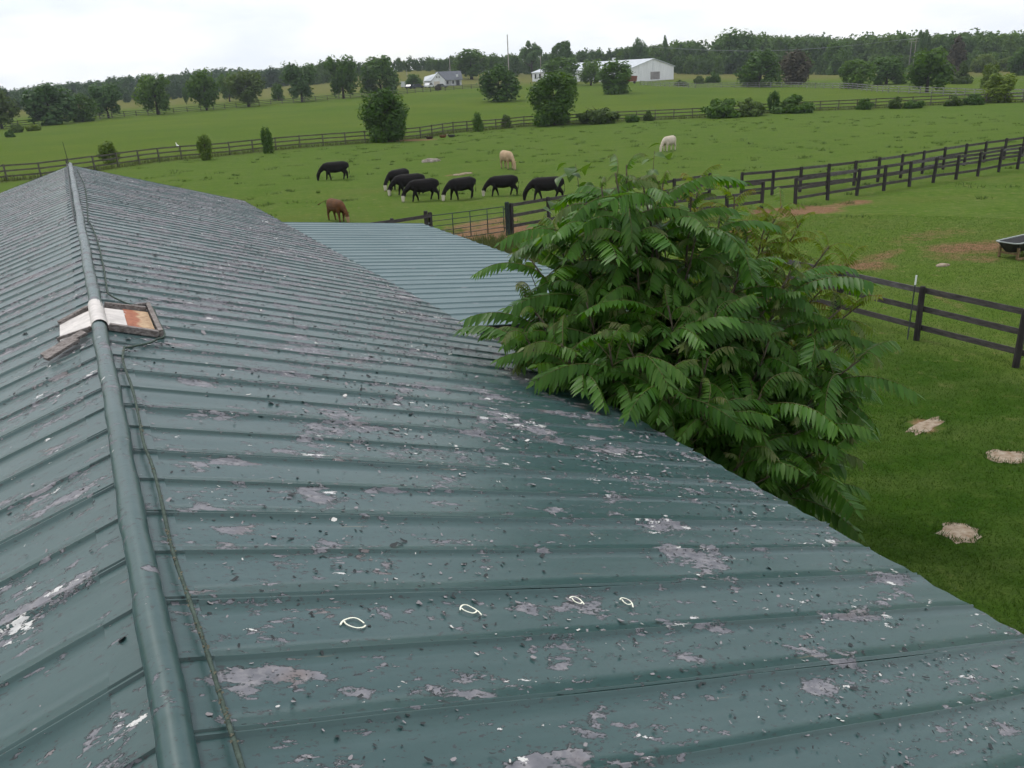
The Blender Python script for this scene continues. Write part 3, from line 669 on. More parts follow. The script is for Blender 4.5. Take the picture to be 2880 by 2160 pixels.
def roof_clear(p):                                   # barn-local clearance above the barn roof (inf where there is no roof)
    x, y_, z = p
    if x < HWD+.03: return z - (RZ - max(x, 0)*math.tan(AL))
    if x < LX and y_ > LT0: return z - (LZ - (x-HWD)*math.tan(BE))
    return 9
def heaven_tree(label, base, tips, seed, mats, per_stem, len_f=1., stem_mat=None, group=None, max_parts=300):
    """base and tips in barn-local metres; every stem carries spiralled compound leaves, young ones at its tip"""
    rs = random.Random(seed); wb = B2W(*base); wb.z = 0
    t = thing('tree_of_heaven', label, 'tree', wb, -PSI, group)
    inv = Vector(base)
    cnt = 0; inner = []
    old, yng = mats
    cand = []
    for si, tip in enumerate(tips):
        tip = Vector(tip) - inv; b = Vector((rs.uniform(-.35, .35), rs.uniform(-.35, .35), -.08))
        hor = Vector((tip.x, tip.y, 0)); mid = b + Vector((hor.x*.28, hor.y*.28, max(tip.z*.62, .3)))
        pts = []
        for i in range(13):
            s = i/12; pts.append((1-s)**2*b + 2*s*(1-s)*mid + s*s*tip + Vector((rs.uniform(-.012, .012), rs.uniform(-.012, .012), 0)))
        ln = sum((pts[i+1]-pts[i]).length for i in range(12))
        ob('stem', MB().tube(pts, [.030*(1-.78*i/12)*min(1.3, ln/4+.3) for i in range(13)], 6).mesh('stem', True), stem_mat or M['stem'], t)
        az = rs.uniform(0, 6.28); m = per_stem + rs.randint(-2, 2)
        for k in range(m):
            f = (k+rs.random()*.4)/m; s = .40 + .60*f**.8
            if tip.z < 1.6: s = .25 + .75*f
            q = s*12; i = min(int(q), 11); p = pts[i].lerp(pts[i+1], q-i); az += 2.4 + rs.uniform(-.3, .3)
            isy = f > .92
            me, tipv, midv = rs.choice(yng if isy else old)
            sc = len_f*((.75 + .35*(1-f)) if not isy else rs.uniform(.55, .85))*rs.uniform(.68, 1.12)
            pitch0 = rs.uniform(-.30, .30) + (.35 if isy else .10*f); twist = rs.uniform(-.45, .45)
            for dp in (0, .25, .5, .8):
              rot = Matrix.Rotation(az, 4, 'Z') @ Matrix.Rotation(pitch0+dp, 4, 'X') @ Matrix.Rotation(twist, 4, 'Y')
              ok = True
              for v in (Vector((0, 0, 0)), Vector(tuple(midv)), Vector(tuple(tipv))):
                wpt = p + rot @ (v*sc) + inv
                if roof_clear(wpt) < (.10 if v.length < .01 else .07): ok = False
                if wpt.z < .05: ok = False
              if ok: break
            if not ok: continue
            wp = B2W(*(p + inv)); cand.append(((Vector((0, 0, CAM_H))-wp).length - .8*f, me, p, rot.to_euler(), sc))
    cand.sort(key=lambda c: c[0])
    for c in cand[:max_parts]: ob('leaf', c[1], None, t, c[2], c[3], (c[4],)*3)
    rest = cand[max_parts:]
    if rest:
        V = []; Fq = []; ti = []; yo = []; off = 0
        for _, me, p, e, sc in rest:
            n = len(me.vertices); co = np.empty(n*3, np.float32); me.vertices.foreach_get('co', co); co = co.reshape(-1, 3)
            R_ = np.array(e.to_matrix())*sc; V.append(co@R_.T + np.array(p)); nf = len(me.polygons); li = np.empty(nf*4, np.int32); me.loops.foreach_get('vertex_index', li); Fq.append(li.reshape(-1, 4)+off); off += n
            for nm, dst in (('tint', ti), ('young', yo)):
                a = np.empty(nf, np.float32); me.attributes[nm].data.foreach_get('value', a); dst.append(np.clip(a + (rs.uniform(-.35, .35) if nm == 'tint' else 0), 0, 1))
        o = ob('inner_leaves', np_mesh('inner_leaves', np.concatenate(V), np.concatenate(Fq), {'tint': ('FACE', np.concatenate(ti)), 'young': ('FACE', np.concatenate(yo))}), rest[0][1].materials[0], t); o['kind'] = 'stuff'
    return t
# lateral (right in the picture), depth (away), height -> barn-local
def LD(c, lat, dep, z):
    r = math.hypot(c[0], c[1]); ux, uy = c[0]/r, c[1]/r
    return (c[0] + lat*uy + dep*ux, c[1] - lat*ux + dep*uy, z)
TC = (HWD+1.05, 7.2)
LEN = 1.68
rs = random.Random(11); tips = []
for lat, dep, z in [(-.28, .25, 5.75), (-.62, .1, 5.35), (.12, .35, 5.55), (-.95, .25, 4.95), (-1.35, .0, 4.75), (.55, .2, 5.05), (-.1, -.35, 5.05), (.9, .1, 4.6), (1.35, .2, 4.25), (-1.4, -.15, 4.4), (-1.15, -.6, 4.45), (-.65, -.7, 4.55),
                    (.25, -.75, 4.5), (.75, -.6, 4.35), (1.25, -.45, 3.95), (1.75, -.1, 3.65), (1.65, .5, 3.9), (-.2, -1.1, 4.2), (.5, -1.15, 3.95), (1.05, -1.05, 3.6), (1.6, -.8, 3.2), (2.0, -.4, 2.9),
                    (-.75, .75, 4.9), (.1, .9, 4.8), (.8, .85, 4.3), (1.3, -1.3, 2.9), (1.75, -1.0, 2.75), (.85, -1.45, 3.1), (2.05, .2, 3.1), (-.45, .2, 5.72), (-.05, .3, 5.6), (.35, .3, 5.35), (-.8, .2, 5.2), (-1.05, .5, 5.1), (-1.35, -.75, 4.1), (-.9, -1.1, 4.1), (2.2, .5, 3.6), (-.5, .3, 5.55), (1.1, .4, 4.95), (1.6, .3, 4.6), (2.0, .1, 4.2), (2.3, -.2, 3.7), (.8, .6, 5.1), (-.9, -1.3, 4.2), (-.3, -1.45, 4.2), (.2, -1.55, 4.0), (-1.3, -1.0, 4.25), (.6, -1.65, 3.8), (1.6, .4, 4.55)]:
    tips.append(LD(TC, lat + rs.uniform(-.08, .08), dep, z + rs.uniform(-.08, .08)))
heaven_tree('large tree of heaven with drooping feathery leaves leaning over the barn eave', (TC[0]+.25, TC[1]-.05, 0), tips, 21, (mature, young), 24, LEN)
TB = (HWD+4.1, 9.6)
tips = [LD(TB, a, b, z) for a, b, z in [(-.9, 0, 4.9), (-.35, .2, 5.1), (.2, .1, 4.9), (.7, .2, 4.6), (1.15, .1, 4.5), (1.55, -.1, 4.2), (1.9, .1, 3.9), (2.2, -.2, 3.5), (.9, .5, 4.7), (-.6, -.5, 3.4), (.1, -.5, 3.2), (.8, -.5, 2.9), (1.7, .3, 2.4), (1.3, -.7, 2.3), (-1.2, .2, 3.5), (.4, .6, 3.2)]]
heaven_tree('bright yellow-green tree of heaven thicket growing behind the larger tree', (TB[0], TB[1], 0), tips, 22, (bright, bright), 40, 1.5)
TD = (HWD+.9, 4.6)
tips = [(HWD+.75, 4.9, 2.3), (HWD+1.15, 4.45, 2.0), (HWD+.7, 4.35, 2.5), (HWD+1.4, 4.9, 1.7), (HWD+.5, 4.1, 2.2)]
heaven_tree('low sprouts of tree of heaven on the lawn under the barn eave', (TD[0], TD[1], 0), tips, 23, (bright, bright), 8, .75)

# broad-leaved sapling among the stems
def broad_leaf(seed):
    rs_ = np.random.RandomState(seed); V = []; Fq = []; L = .19
    st = [(0, .15), (.18, .85), (.42, 1.0), (.7, .62), (1., .03)]
    for s, k_ in st:
        z = .05*L*math.sin(s*3)-.25*L*s*s
        V += [(-.40*L*k_*rs_.uniform(.85, 1.1), L*s, z+.08*L*k_), (0, L*s, z), (.40*L*k_*rs_.uniform(.85, 1.1), L*s, z+.08*L*k_)]
    for i in range(len(st)-1): a = i*3; Fq += [(a, a+1, a+4, a+3), (a+1, a+2, a+5, a+4)]
    me = np_mesh('broad_leaf', V, Fq, {'tint': ('FACE', rs_.uniform(.2, .9, len(Fq)))}); me.materials.append(M['broad']); return me
BL = [broad_leaf(i) for i in range(4)]
def sapling(label, base, tips, seed, n_leaf):
    rs = random.Random(seed); wb = B2W(*base); wb.z = 0; t = thing('broadleaf_sapling', label, 'sapling', wb, -PSI); inv = Vector(base); per = n_leaf//len(tips)
    for tip in tips:
        tip = Vector(tip)-inv; b = Vector((rs.uniform(-.1, .1), rs.uniform(-.1, .1), -.08)); mid = b.lerp(tip, .5) + Vector((0, 0, .3)); pts = [(1-s)**2*b + 2*s*(1-s)*mid + s*s*tip for s in [i/10 for i in range(11)]]
        ob('stem', MB().tube(pts, [.02*(1-.8*i/10) for i in range(11)], 5).mesh('stem', True), M['stem'], t)
        for k in range(per):
            s = 1-.55*rs.random()**1.3; q = s*10; i = min(int(q), 9); p = pts[i].lerp(pts[i+1], q-i)
            off = Vector((rs.gauss(0, .17), rs.gauss(0, .17), rs.gauss(0, .10)))*(1.15-.5*s)
            p = p + off
            if roof_clear(p+inv) < .15: continue
            ob('leaf', BL[k % 4], None, t, p, (rs.uniform(-1.2, .1), rs.uniform(-.4, .4), rs.uniform(0, 6.28)), (rs.uniform(.75, 1.25),)*3)
TS = (HWD+2.0, 8.9)
sapling('slim sapling with broad heart-shaped leaves behind the large tree of heaven', (TS[0], TS[1], 0), [LD(TS, a, b, z) for a, b, z in [(-.72, 0, 5.62), (-.95, .1, 5.15), (-.35, .1, 5.3), (.28, 0, 5.75), (.42, .1, 5.2), (-1.5, 0, 4.6), (-.1, .2, 5.0)]], 31, 290)

# ------------------------------------------------------------------ fences
def wall_mesh(kind):
    if kind == 'post':
        mb = MB(); V = []
        for z, s in ((-.25, .066), (.7, .064), (1.36, .062), (1.395, .045)):
            V += [(-s, -s, z), (s, -s, z), (s, s, z), (-s, s, z)]
        F_ = [(i*4+j, i*4+(j+1) % 4, (i+1)*4+(j+1) % 4, (i+1)*4+j) for i in range(3) for j in range(4)] + [(12, 13, 14, 15)]
        return mb.add(V, F_).mesh('post')
    if kind == 'round':
        return MB().tube([(0, 0, -.25), (0, 0, .5), (0, 0, 1.36), (0, 0, 1.40)], [.078, .077, .074, .060], 10).mesh('post', False)
    return MB().box(-.5, .5, -.014, .014, -.07, .07).mesh('rail')
def fence(name, label, pts, spacing, hgt=1.37, rails=(1.27, .82, .36), mats=('post', 'rail'), group=None, seed=0, thick=1., exact=False, kind='post', side=.085, jit=.02):
    rs = random.Random(seed); P = [Vector(p) for p in pts]
    if exact: Q = P
    else:
        seg = [(P[i+1]-P[i]).length for i in range(len(P)-1)]; tot = sum(seg); n = max(1, round(tot/spacing)); Q = []
        for k in range(n+1):
            d = tot*k/n; i = 0
            while i < len(seg)-1 and d > seg[i]: d -= seg[i]; i += 1
            q = P[i].lerp(P[i+1], min(1, d/seg[i])); q.z = float(zt(q.x, q.y)); Q.append(q)
    t = thing(name, label, 'fence', Q[0], 0, group); o0 = Q[0]
    pm = wall_mesh(kind); pm.materials.append(M[mats[0]]); rm = wall_mesh('rail'); rm.materials.append(M[mats[1]]); rm2 = None
    if mats[1] == 'rail': rm2 = rm.copy(); rm2.materials.clear(); rm2.materials.append(M['rail_grey'])
    for i, q in enumerate(Q):
        a = Q[min(i+1, len(Q)-1)] - Q[max(i-1, 0)]; yaw = math.atan2(a.y, a.x)
        ob('post', pm, None, t, q-o0, (rs.uniform(-jit, jit), rs.uniform(-jit, jit), yaw), (thick, thick, hgt/1.38*rs.uniform(.98, 1.03)))
    for i in range(len(Q)-1):
        a, b = Q[i], Q[i+1]; d = b-a; L = math.hypot(d.x, d.y); yaw = math.atan2(d.y, d.x); nrm = Vector((-math.sin(yaw), math.cos(yaw), 0))
        for z in rails:
            za, zb = rs.uniform(-.015, .015), rs.uniform(-.015, .015)
            c = (a+b)/2 + nrm*side + Vector((0, 0, z*hgt/1.37+(za+zb)/2)) - o0
            ob('rail', rm2 if rm2 and rs.random() < .07 else rm, None, t, c, (0, -math.atan2(d.z+zb-za, L), yaw), (L+.02, thick, 1.0 if hgt > 1 else .8))
    return t
fence('board_fence', 'long dark board fence running across behind the grazing cattle', back_pts, 2.7, group=None, seed=1, thick=.9, mats=('rail_far', 'rail_far'))
P1, P2 = G(2577, 957), G(2856, 1033); st_ = (P2-P1)
near_pts = [P1 - st_*2 + Vector((0, 0, 0)), P1 - st_, P1, P2, P2 + st_, P2 + st_*2]
nf = fence('board_fence', 'thick three-board fence with round posts along the lawn', near_pts, 2.4, 1.37, (1.27, .80, .33), seed=2, exact=True, kind='round', side=.09)
cap_ = ob('insulator', MB().tube([(0, 0, 0), (0, 0, .03), (0, 0, .045)], [.045, .045, .02], 8).mesh('insulator'), M['yellow'], nf, P2 - near_pts[0] + Vector((.02, 0, 1.42)))
q = G(2552, 955); tp = thing('steel_fence_stake', 'thin dark steel stake with a white top leaning beside the fence post', 'stake', q)
lean_v = Vector((.03, .03, 0))
ob('shaft', MB().tube([(0, 0, -.2), tuple(Vector((0, 0, 1.42))+lean_v)], .017, 5).mesh('shaft'), M['fascia'], tp)
ob('white_tip', MB().tube([tuple(Vector((0, 0, 1.42))+lean_v), tuple(Vector((0, 0, 1.66))+lean_v*1.2)], .02, 6).mesh('white_tip'), M['whitewall'], tp)
padb = [G(*p) for p in ((2084, 557), (2171, 549), (2249, 540), (2326, 531), (2401, 522), (2468, 512), (2532, 501), (2593, 489), (2652, 477), (2711, 466), (2766, 457), (2822, 449), (2873, 441), (2930, 433), (2990, 424))]
fence('board_fence', 'dark board fence on the far side of the lane, above the red soil', padb, 2.4, seed=3, exact=True)
padf = [G(*p) for p in ((2236, 579), (2327, 563), (2409, 550), (2485, 537), (2557, 525), (2624, 514), (2688, 505), (2749, 496), (2808, 484), (2861, 476), (2915, 468), (2970, 461))]
fence('board_fence', 'dark board fence on the near side of the lane, starting by the red soil', padf, 2.4, seed=4, exact=True, jit=.035)
ch1 = [G(*p) for p in ((1834, 624), (1939, 611), (2043, 601), (2141, 589))]
fence('board_fence', 'short dark fence ending in a post by the red soil, behind the large tree', ch1, 2.4, seed=5, exact=True)
ch2 = [G(*p) for p in ((1440, 660), (1545, 640), (1650, 621), (1755, 603), (1850, 588), (1895, 579), (1994, 562))]
fence('board_fence', 'dark fence between the pipe gate post and the open lane', ch2, 2.4, 1.40, seed=6, exact=True)
fence('board_fence', 'dark fence panel left of the pipe gate, half hidden by the lean-to roof', [G(1215, 694), G(1110, 712), G(1010, 728)], 2.4, 1.45, seed=7, exact=True)
lf = [G(*p) for p in ((-40, 366), (100, 352), (256, 338), (312, 332), (443, 322), (584, 310), (694, 300), (825, 290), (880, 285), (974, 277), (1139, 265), (1256, 255), (1350, 249))]
fence('board_fence', 'far dark board fence beneath the row of trees beyond the hay field', lf, 3.6, 1.4, seed=8, thick=1.3, mats=('rail_far', 'rail_far'))
wf = [G(*p) for p in ((1800, 240), (1948, 249), (2122, 248), (2216, 246), (2357, 250), (2498, 261), (2686, 270), (2800, 275), (2960, 279))]
fence('white_fence', 'pale weathered rail fence in front of the oaks beyond the hay field', wf, 3.4, 1.4, mats=('whitewood', 'whitewood'), seed=9, thick=.9)

# ------------------------------------------------------------------ pipe gate and its post
ga, gb = G(1213, 694), G(1423, 663)
d = gb-ga; L = math.hypot(d.x, d.y); gt = thing('pipe_gate', 'green six-bar pipe gate standing at the corner of the pasture', 'gate', ga, math.atan2(d.y, d.x))
zs = [.22, .42, .64, .86, 1.08, 1.32]
for z in zs: ob('bar', MB().tube([(.06, 0, z), (L*.5, 0, z-.01), (L-.06, 0, z)], .022 if z > 1.3 or z < .3 else .017, 6).mesh('bar', True), M['steel_green'], gt)
for f in (.015, .30, .53, .76, .985): ob('upright', MB().tube([(L*f, .026, .20), (L*f, .026, 1.33)], .022, 6).mesh('upright', True), M['steel_green'], gt)
gp = thing('gate_post', 'stout greenish round post carrying the pipe gate', 'post', gb + Vector((d.x, d.y, 0)).normalized()*.12)
ob('shaft', MB().tube([(0, 0, -.3), (0, 0, .9), (0, 0, 1.46), (0, 0, 1.50)], [.115, .112, .11, .08], 10).mesh('shaft'), simple('mossy_post', (.03, .045, .04), (.018, .025, .022), 8, .85, .2), gp)
for z in (.35, 1.2): ob('hinge', MB().box(-.16, -.10, -.03, .03, z-.03, z+.03).mesh('hinge'), M['fascia'], gp)
gp2 = thing('gate_post', 'square dark post at the latch end of the pipe gate by the lean-to', 'post', ga - Vector((d.x, d.y, 0)).normalized()*.14)
ob('shaft', MB().box(-.08, .08, -.08, .08, -.3, 1.55).mesh('shaft'), M['post'], gp2)
ob('latch', MB().box(.06, .16, -.02, .02, 1.0, 1.05).mesh('latch'), M['galv'], gp2)

# ------------------------------------------------------------------ feed trough
tl = G(2791, 724); far = G(2880, 703); dv = (far-tl); yaw = math.atan2(dv.y, dv.x)
TL, TW_, TH = 3.0, .80, .56
tr = thing('feed_trough', 'long black plastic feed trough on wooden legs in the paddock', 'trough', tl, yaw)
def rrect(x0, x1, y0, y1, z, c=.13):
    return [(x0+c, y0, z), (x1-c, y0, z), (x1, y0+c, z), (x1, y1-c, z), (x1-c, y1, z), (x0+c, y1, z), (x0, y1-c, z), (x0, y0+c, z)]
rings = [rrect(.22, TL-.22, -TW_+.18, -.18, .22), rrect(0, TL, -TW_, 0, TH), rrect(.035, TL-.035, -TW_+.035, -.035, TH), rrect(.24, TL-.24, -TW_+.2, -.2, .25)]
mb = MB(); V = [v for r_ in rings for v in r_]; mb.add(V, [(i*8+j, i*8+(j+1) % 8, (i+1)*8+(j+1) % 8, (i+1)*8+j) for i in range(3) for j in range(8)] + [tuple(range(7, -1, -1)), tuple(range(24, 32))])
ob('basin', mb.mesh('basin'), M['plastic'], tr)
ro, ri = rrect(-.03, TL+.03, -TW_-.03, .03, TH+.004), rrect(.04, TL-.04, -TW_+.04, -.04, TH+.004)
mb = MB(); mb.add(ro+ri+[(x, y_, z+.03) for x, y_, z in ro+ri], [(16+j, 16+(j+1) % 8, 24+(j+1) % 8, 24+j) for j in range(8)] + [(j, (j+1) % 8, 16+(j+1) % 8, 16+j) for j in range(8)] + [(24+j, 24+(j+1) % 8, 8+(j+1) % 8, 8+j) for j in range(8)])
ob('rim', mb.mesh('rim'), M['plastic_rim'], tr)
for x in (.25, TL*.5, TL-.25):
    for yy in (-.08, -TW_+.08): ob('leg', MB().box(x-.045, x+.045, yy-.03, yy+.03, -.06, .40).mesh('leg'), M['rawwood'], tr)
    ob('cross_beam', MB().box(x-.03, x+.03, -TW_+.11, -.11, .15, .215).mesh('cross_beam'), M['rawwood'], tr)
ob('skid', MB().box(.1, TL-.1, -TW_-.06, -TW_+.01, -.02, .07).mesh('skid'), M['rawwood'], tr)

# ------------------------------------------------------------------ stones
def stone_mesh(seed, rx, ry, h, n=11):
    rs = random.Random(seed); V = []; lv = ((1., -.05), (1.0, .45*h), (.80, .9*h), (.35, 1.0*h))
    ph = [rs.uniform(.72, 1.15) for _ in range(n)]
    for k_, z in lv:
        for i in range(n):
            a = 6.283*i/n; V.append((rx*ph[i]*k_*math.cos(a), ry*ph[i]*k_*math.sin(a), z+rs.uniform(-.05, .05)*h))
    F_ = [(r*n+i, r*n+(i+1) % n, (r+1)*n+(i+1) % n, (r+1)*n+i) for r in range(3) for i in range(n)] + [tuple(range(3*n, 4*n))]
    return MB().add(V, F_).mesh('stone', False)
for lab, px, py, rx, ry, yw, sd_ in (('long pale stone slab set in the lawn, nearest the fence', 2604, 1198, .66, .20, .62, 1), ('round pale stone slab in the lawn at the edge of the barnyard', 2832, 1285, .40, .34, .2, 2), ('pale stone slab in the lawn closest to the barn eave', 2697, 1497, .36, .33, .5, 3)):
    tag(ob('stone_slab', stone_mesh(sd_, rx*.95, ry*.9, .010, 17), M['slab'], None, G(px, py), (0, 0, yw)), lab, 'stone')
rs = random.Random(8); pc = G(1212, 455)
for i, (dx, dy, s) in enumerate(((-.55, 0, .32), (-.1, .15, .42), (.35, .05, .36), (.1, -.3, .28), (.62, .2, .24), (-.3, -.25, .2))):
    tag(ob('fieldstone', stone_mesh(20+i, s, s*.75, s*.75), M['rock'], None, (pc.x+dx, pc.y+dy, float(zt(pc.x+dx, pc.y+dy))-.03), (0, 0, rs.uniform(0, 6))), 'grey fieldstone in the low pile out in the pasture', 'stone', 'pile of fieldstones in the pasture')
for i, (px, py, s) in enumerate(((1290, 493, .45), (1312, 489, .5))):
    tag(ob('flat_stone', stone_mesh(40+i, s, s*.6, .1), M['slab'], None, G(px, py), (0, 0, .3*i)), 'flat pale stone among the grass behind the black cattle', 'stone', 'flat pale stones in the pasture')
tag(ob('flat_stone', stone_mesh(44, .30, .16, .07), M['slab'], None, G(2648, 748), (0, 0, .4)), 'small pale flat stone in the paddock grass near the feed trough', 'stone')

# ------------------------------------------------------------------ cattle
def capsule_chain(mb, pts, n=12):
    """pts: (x, y, z, ry, rz) cross-section radii; closed loft with rounded ends"""
    P = [Vector(p[:3]) for p in pts]; m = len(P)
    rows = []
    t0 = (P[1]-P[0]).normalized(); t1 = (P[-1]-P[-2]).normalized()
    seq = [(P[0]-t0*pts[0][3]*.75, pts[0][3]*.45, pts[0][4]*.45)] + [(P[i], pts[i][3], pts[i][4]) for i in range(m)] + [(P[-1]+t1*pts[-1][3]*.75, pts[-1][3]*.45, pts[-1][4]*.45)]
    V = []; F_ = []
    for i, (c, ry, rz) in enumerate(seq):
        t = (seq[min(i+1, len(seq)-1)][0] - seq[max(i-1, 0)][0]).normalized()
        side = Vector((0, 1, 0)); side = (side - t*side.dot(t)).normalized(); up = t.cross(side)
        for k in range(n):
            a = 6.2832*k/n; V.append(c + side*(math.cos(a)*ry) + up*(math.sin(a)*rz))
    M_ = len(seq)
    for i in range(M_-1):
        for k in range(n): F_.append((i*n+k, i*n+(k+1) % n, (i+1)*n+(k+1) % n, (i+1)*n+k))
    F_ += [tuple(range(n-1, -1, -1)), tuple(range((M_-1)*n, M_*n))]
    mb.add(V, F_)
def cow_mesh(pose, stride=0., tail='down', thin=1.):
    mb = MB(); k = thin; dz = -.62 if pose == 'lie' else 0
    capsule_chain(mb, [(-.90, 0, 1.10+dz, .22*k, .27), (-.70, 0, 1.05+dz, .31*k, .38), (-.35, 0, 1.00+dz, .37*k, .42), (0, 0, .97+dz, .38*k, .44), (.35, 0, .98+dz, .35*k, .42), (.62, 0, 1.02+dz, .28*k, .38), (.78, 0, 1.04+dz, .21*k, .31)], 14)
    if pose == 'lie':
        capsule_chain(mb, [(.72, 0, .56, .18, .22), (.98, .02, .74, .13, .16), (1.10, .03, .86, .11, .13)])
        capsule_chain(mb, [(1.08, .03, .90, .115, .125), (1.25, .05, .84, .10, .10), (1.44, .06, .76, .075, .075)])
        hd = Vector((1.10, .03, .95))
        for s in (1, -1):
            capsule_chain(mb, [(.50, .22*s, .30, .10, .12), (.85, .26*s, .12, .07, .07), (.60, .24*s, .06, .055, .05)], 8)
            capsule_chain(mb, [(-.55, .26*s, .36, .15, .20), (-.25, .40*s, .16, .09, .10), (-.60, .42*s, .08, .06, .06)], 8)
        capsule_chain(mb, [(-.98, 0, .58, .03, .03), (-1.08, .08, .35, .022, .022), (-1.12, .18, .08, .02, .02)], 6)
    else:
        capsule_chain(mb, [(.72, 0, 1.06, .19*k, .30), (.98, 0, .94, .145, .21), (1.20, 0, .74, .115, .155), (1.32, 0, .56, .105, .13)])
        capsule_chain(mb, [(1.32, 0, .53, .13, .155), (1.38, 0, .37, .125, .14), (1.40, 0, .20, .098, .105), (1.41, 0, .09, .095, .095)])
        hd = Vector((1.30, 0, .60))
        for s in (1, -1):
            f = stride*s*.28; h = -stride*s*.26
            capsule_chain(mb, [(.56, .17*s, .86, .14, .20), (.57+f*.3, .18*s, .60, .10, .12), (.58+f*.75, .18*s, .38, .070, .080), (.56+f, .18*s, .16, .052, .058), (.58+f*1.08, .18*s, .05, .055, .062)], 9)
            capsule_chain(mb, [(-.70, .17*s, 1.00, .14, .22), (-.62+h*.35, .19*s, .70, .13, .20), (-.80+h*.7, .19*s, .46, .072, .10), (-.76+h, .19*s, .20, .055, .062), (-.73+h*1.06, .19*s, .05, .055, .065)], 9)
        if tail == 'down':
            capsule_chain(mb, [(-.98, 0, 1.26, .035, .035), (-1.07, 0, 1.02, .025, .025), (-1.08, .01, .70, .02, .02), (-1.06, .02, .50, .038, .038), (-1.05, .02, .36, .02, .02)], 6)
        else:
            capsule_chain(mb, [(-.98, 0, 1.26, .035, .035), (-1.25, -.10, 1.20, .028, .028), (-1.60, -.22, 1.06, .024, .024), (-1.80, -.3, .96, .045, .045), (-1.95, -.36, .90, .02, .02)], 6)
    for s in (1, -1):
        capsule_chain(mb, [tuple(hd + Vector((-.02, .09*s, .03))) + (.028, .05), tuple(hd + Vector((-.06, .19*s, .05))) + (.02, .055), tuple(hd + Vector((-.08, .27*s, .03))) + (.012, .02)], 6)
    tmp = mb.mesh('cow_tmp'); o = bpy.data.objects.new('cow_tmp', tmp); COL.objects.link(o)
    md = o.modifiers.new('r', 'REMESH'); md.mode = 'VOXEL'; md.voxel_size = .026
    sm = o.modifiers.new('s', 'SMOOTH'); sm.factor = .5; sm.iterations = 5
    dg = bpy.context.evaluated_depsgraph_get(); me = bpy.data.meshes.new_from_object(o.evaluated_get(dg)); bpy.data.objects.remove(o)
    for p in me.polygons: p.use_smooth = True
    n = len(me.vertices); co = np.empty(n*3, np.float32); me.vertices.foreach_get('co', co); co = co.reshape(-1, 3)
    if pose == 'lie': wf_ = np.clip((co[:, 0]-1.16)/.05, 0, 1)*np.clip((co[:, 2]-.4)/.1, 0, 1)
    else: wf_ = np.clip(((co[:, 0]-1.26) + (.36-co[:, 2])*.6)/.06, 0, 1)*np.clip((.46-co[:, 2])/.05, 0, 1)*np.clip((co[:, 0]-1.0)/.1, 0, 1)
    hoof = np.clip((.085-co[:, 2])/.02, 0, 1)*(co[:, 0] < 1.1) if pose != 'lie' else np.zeros(n)
    for nm, val in (('face', wf_), ('hoof', hoof)):
        a = me.attributes.new(nm, 'FLOAT', 'POINT'); a.data.foreach_set('value', val.astype(np.float32))
    return me
def cow_mat(name, a, b, face=None, rough=.75):
    m, t, p, _ = new_mat(name); v = coords(t, 'Object'); n = noise(t, v, 2.2, 5, .6)
    c = mixc(t, mapr(t, n, .35, .65), b, a)
    sep = t.nodes.new('ShaderNodeSeparateXYZ'); t.links.new(v, sep.inputs[0])
    if face: c = mixc(t, attr(t, 'face'), c, face)
    c = mixc(t, attr(t, 'hoof'), c, (.03, .025, .02))
    t.links.new(c, p.inputs['Base Color']); p.inputs['Roughness'].default_value = rough; p.inputs['Specular IOR Level'].default_value = .15
    bump(t, p, noise(t, v, 28, 4, .7), .4, .02)
    return m
CB = cow_mat('black_hide', (.010, .008, .008), (.006, .005, .005)); CBW = cow_mat('black_hide_white_face', (.010, .008, .008), (.006, .005, .005), (.55, .50, .42))
CBR = cow_mat('red_brown_hide', (.115, .048, .017), (.07, .031, .013), (.30, .20, .12)); CT = cow_mat('tan_hide', (.42, .31, .20), (.31, .21, .125)); CW = cow_mat('cream_hide', (.56, .49, .40), (.45, .38, .30)); CDB = cow_mat('dark_brown_hide', (.035, .020, .013), (.02, .013, .01)); CGW = cow_mat('grey_black_hide_white_face', (.035, .035, .034), (.02, .02, .02), (.62, .58, .5))
CG, CWK, CWO, CLY, CG2 = cow_mesh('graze', .15), cow_mesh('graze', .75), cow_mesh('graze', -.3, 'out'), cow_mesh('lie'), cow_mesh('graze', -.55, 'down', 1.08)
def cow(label, px, py, hpx, yaw, me, mat, hm=1.42):
    p = G(px, py); me2 = me.copy(); me2.materials.clear(); me2.materials.append(mat)
    s = metres(hpx, p)/hm*.95
    o = ob('cow', me2, None, None, p - Vector((0, 0, .012)), (0, 0, math.radians(yaw)), (s,)*3); return tag(o, label, 'cow')
LEFT = 180
cow('lone black cow grazing apart, behind the black cattle and nearest the long fence', 946, 505, 53, LEFT+12, CG2, CB)
cow('black white-faced cow turned towards the barn, rearmost of the bunched three', 1123, 531, 58, LEFT+52, CG, CBW)
cow('black white-faced cow in the middle of the bunched three', 1154, 548, 62, LEFT+10, CG2, CBW)
cow('black white-faced cow grazing in front of the bunched three', 1193, 564, 64, LEFT+20, CWK, CBW)
cow('black white-faced cow with raised ear grazing between the bunched three and the white-muzzled cow', 1300, 560, 64, LEFT+32, CG2, CBW)
cow('black cow with a white muzzle grazing in front of the tan cow', 1416, 550, 60, LEFT+4, CWK, CBW)
cow('all-black cow walking and grazing beside the large tree of heaven', 1539, 562, 68, LEFT-2, CWK, CB)
cow('red-brown cow swishing its tail beside the lean-to roof', 950, 622, 66, -52, CWO, CBR)
cow('tan cow grazing head down behind the black cattle', 1427, 475, 53, -66, CG, CT)
cow('cream-white cow grazing alone in the open pasture', 1881, 425, 44, LEFT+46, CG, CW)
cow('dark brown calf lying on bare soil under the fence bush', 1208, 391, 10, 190, CLY, CDB, 1.0)
cow('red-brown calf lying in the grass near the fence', 1246, 387, 10, 20, CLY, CBR, 1.0)
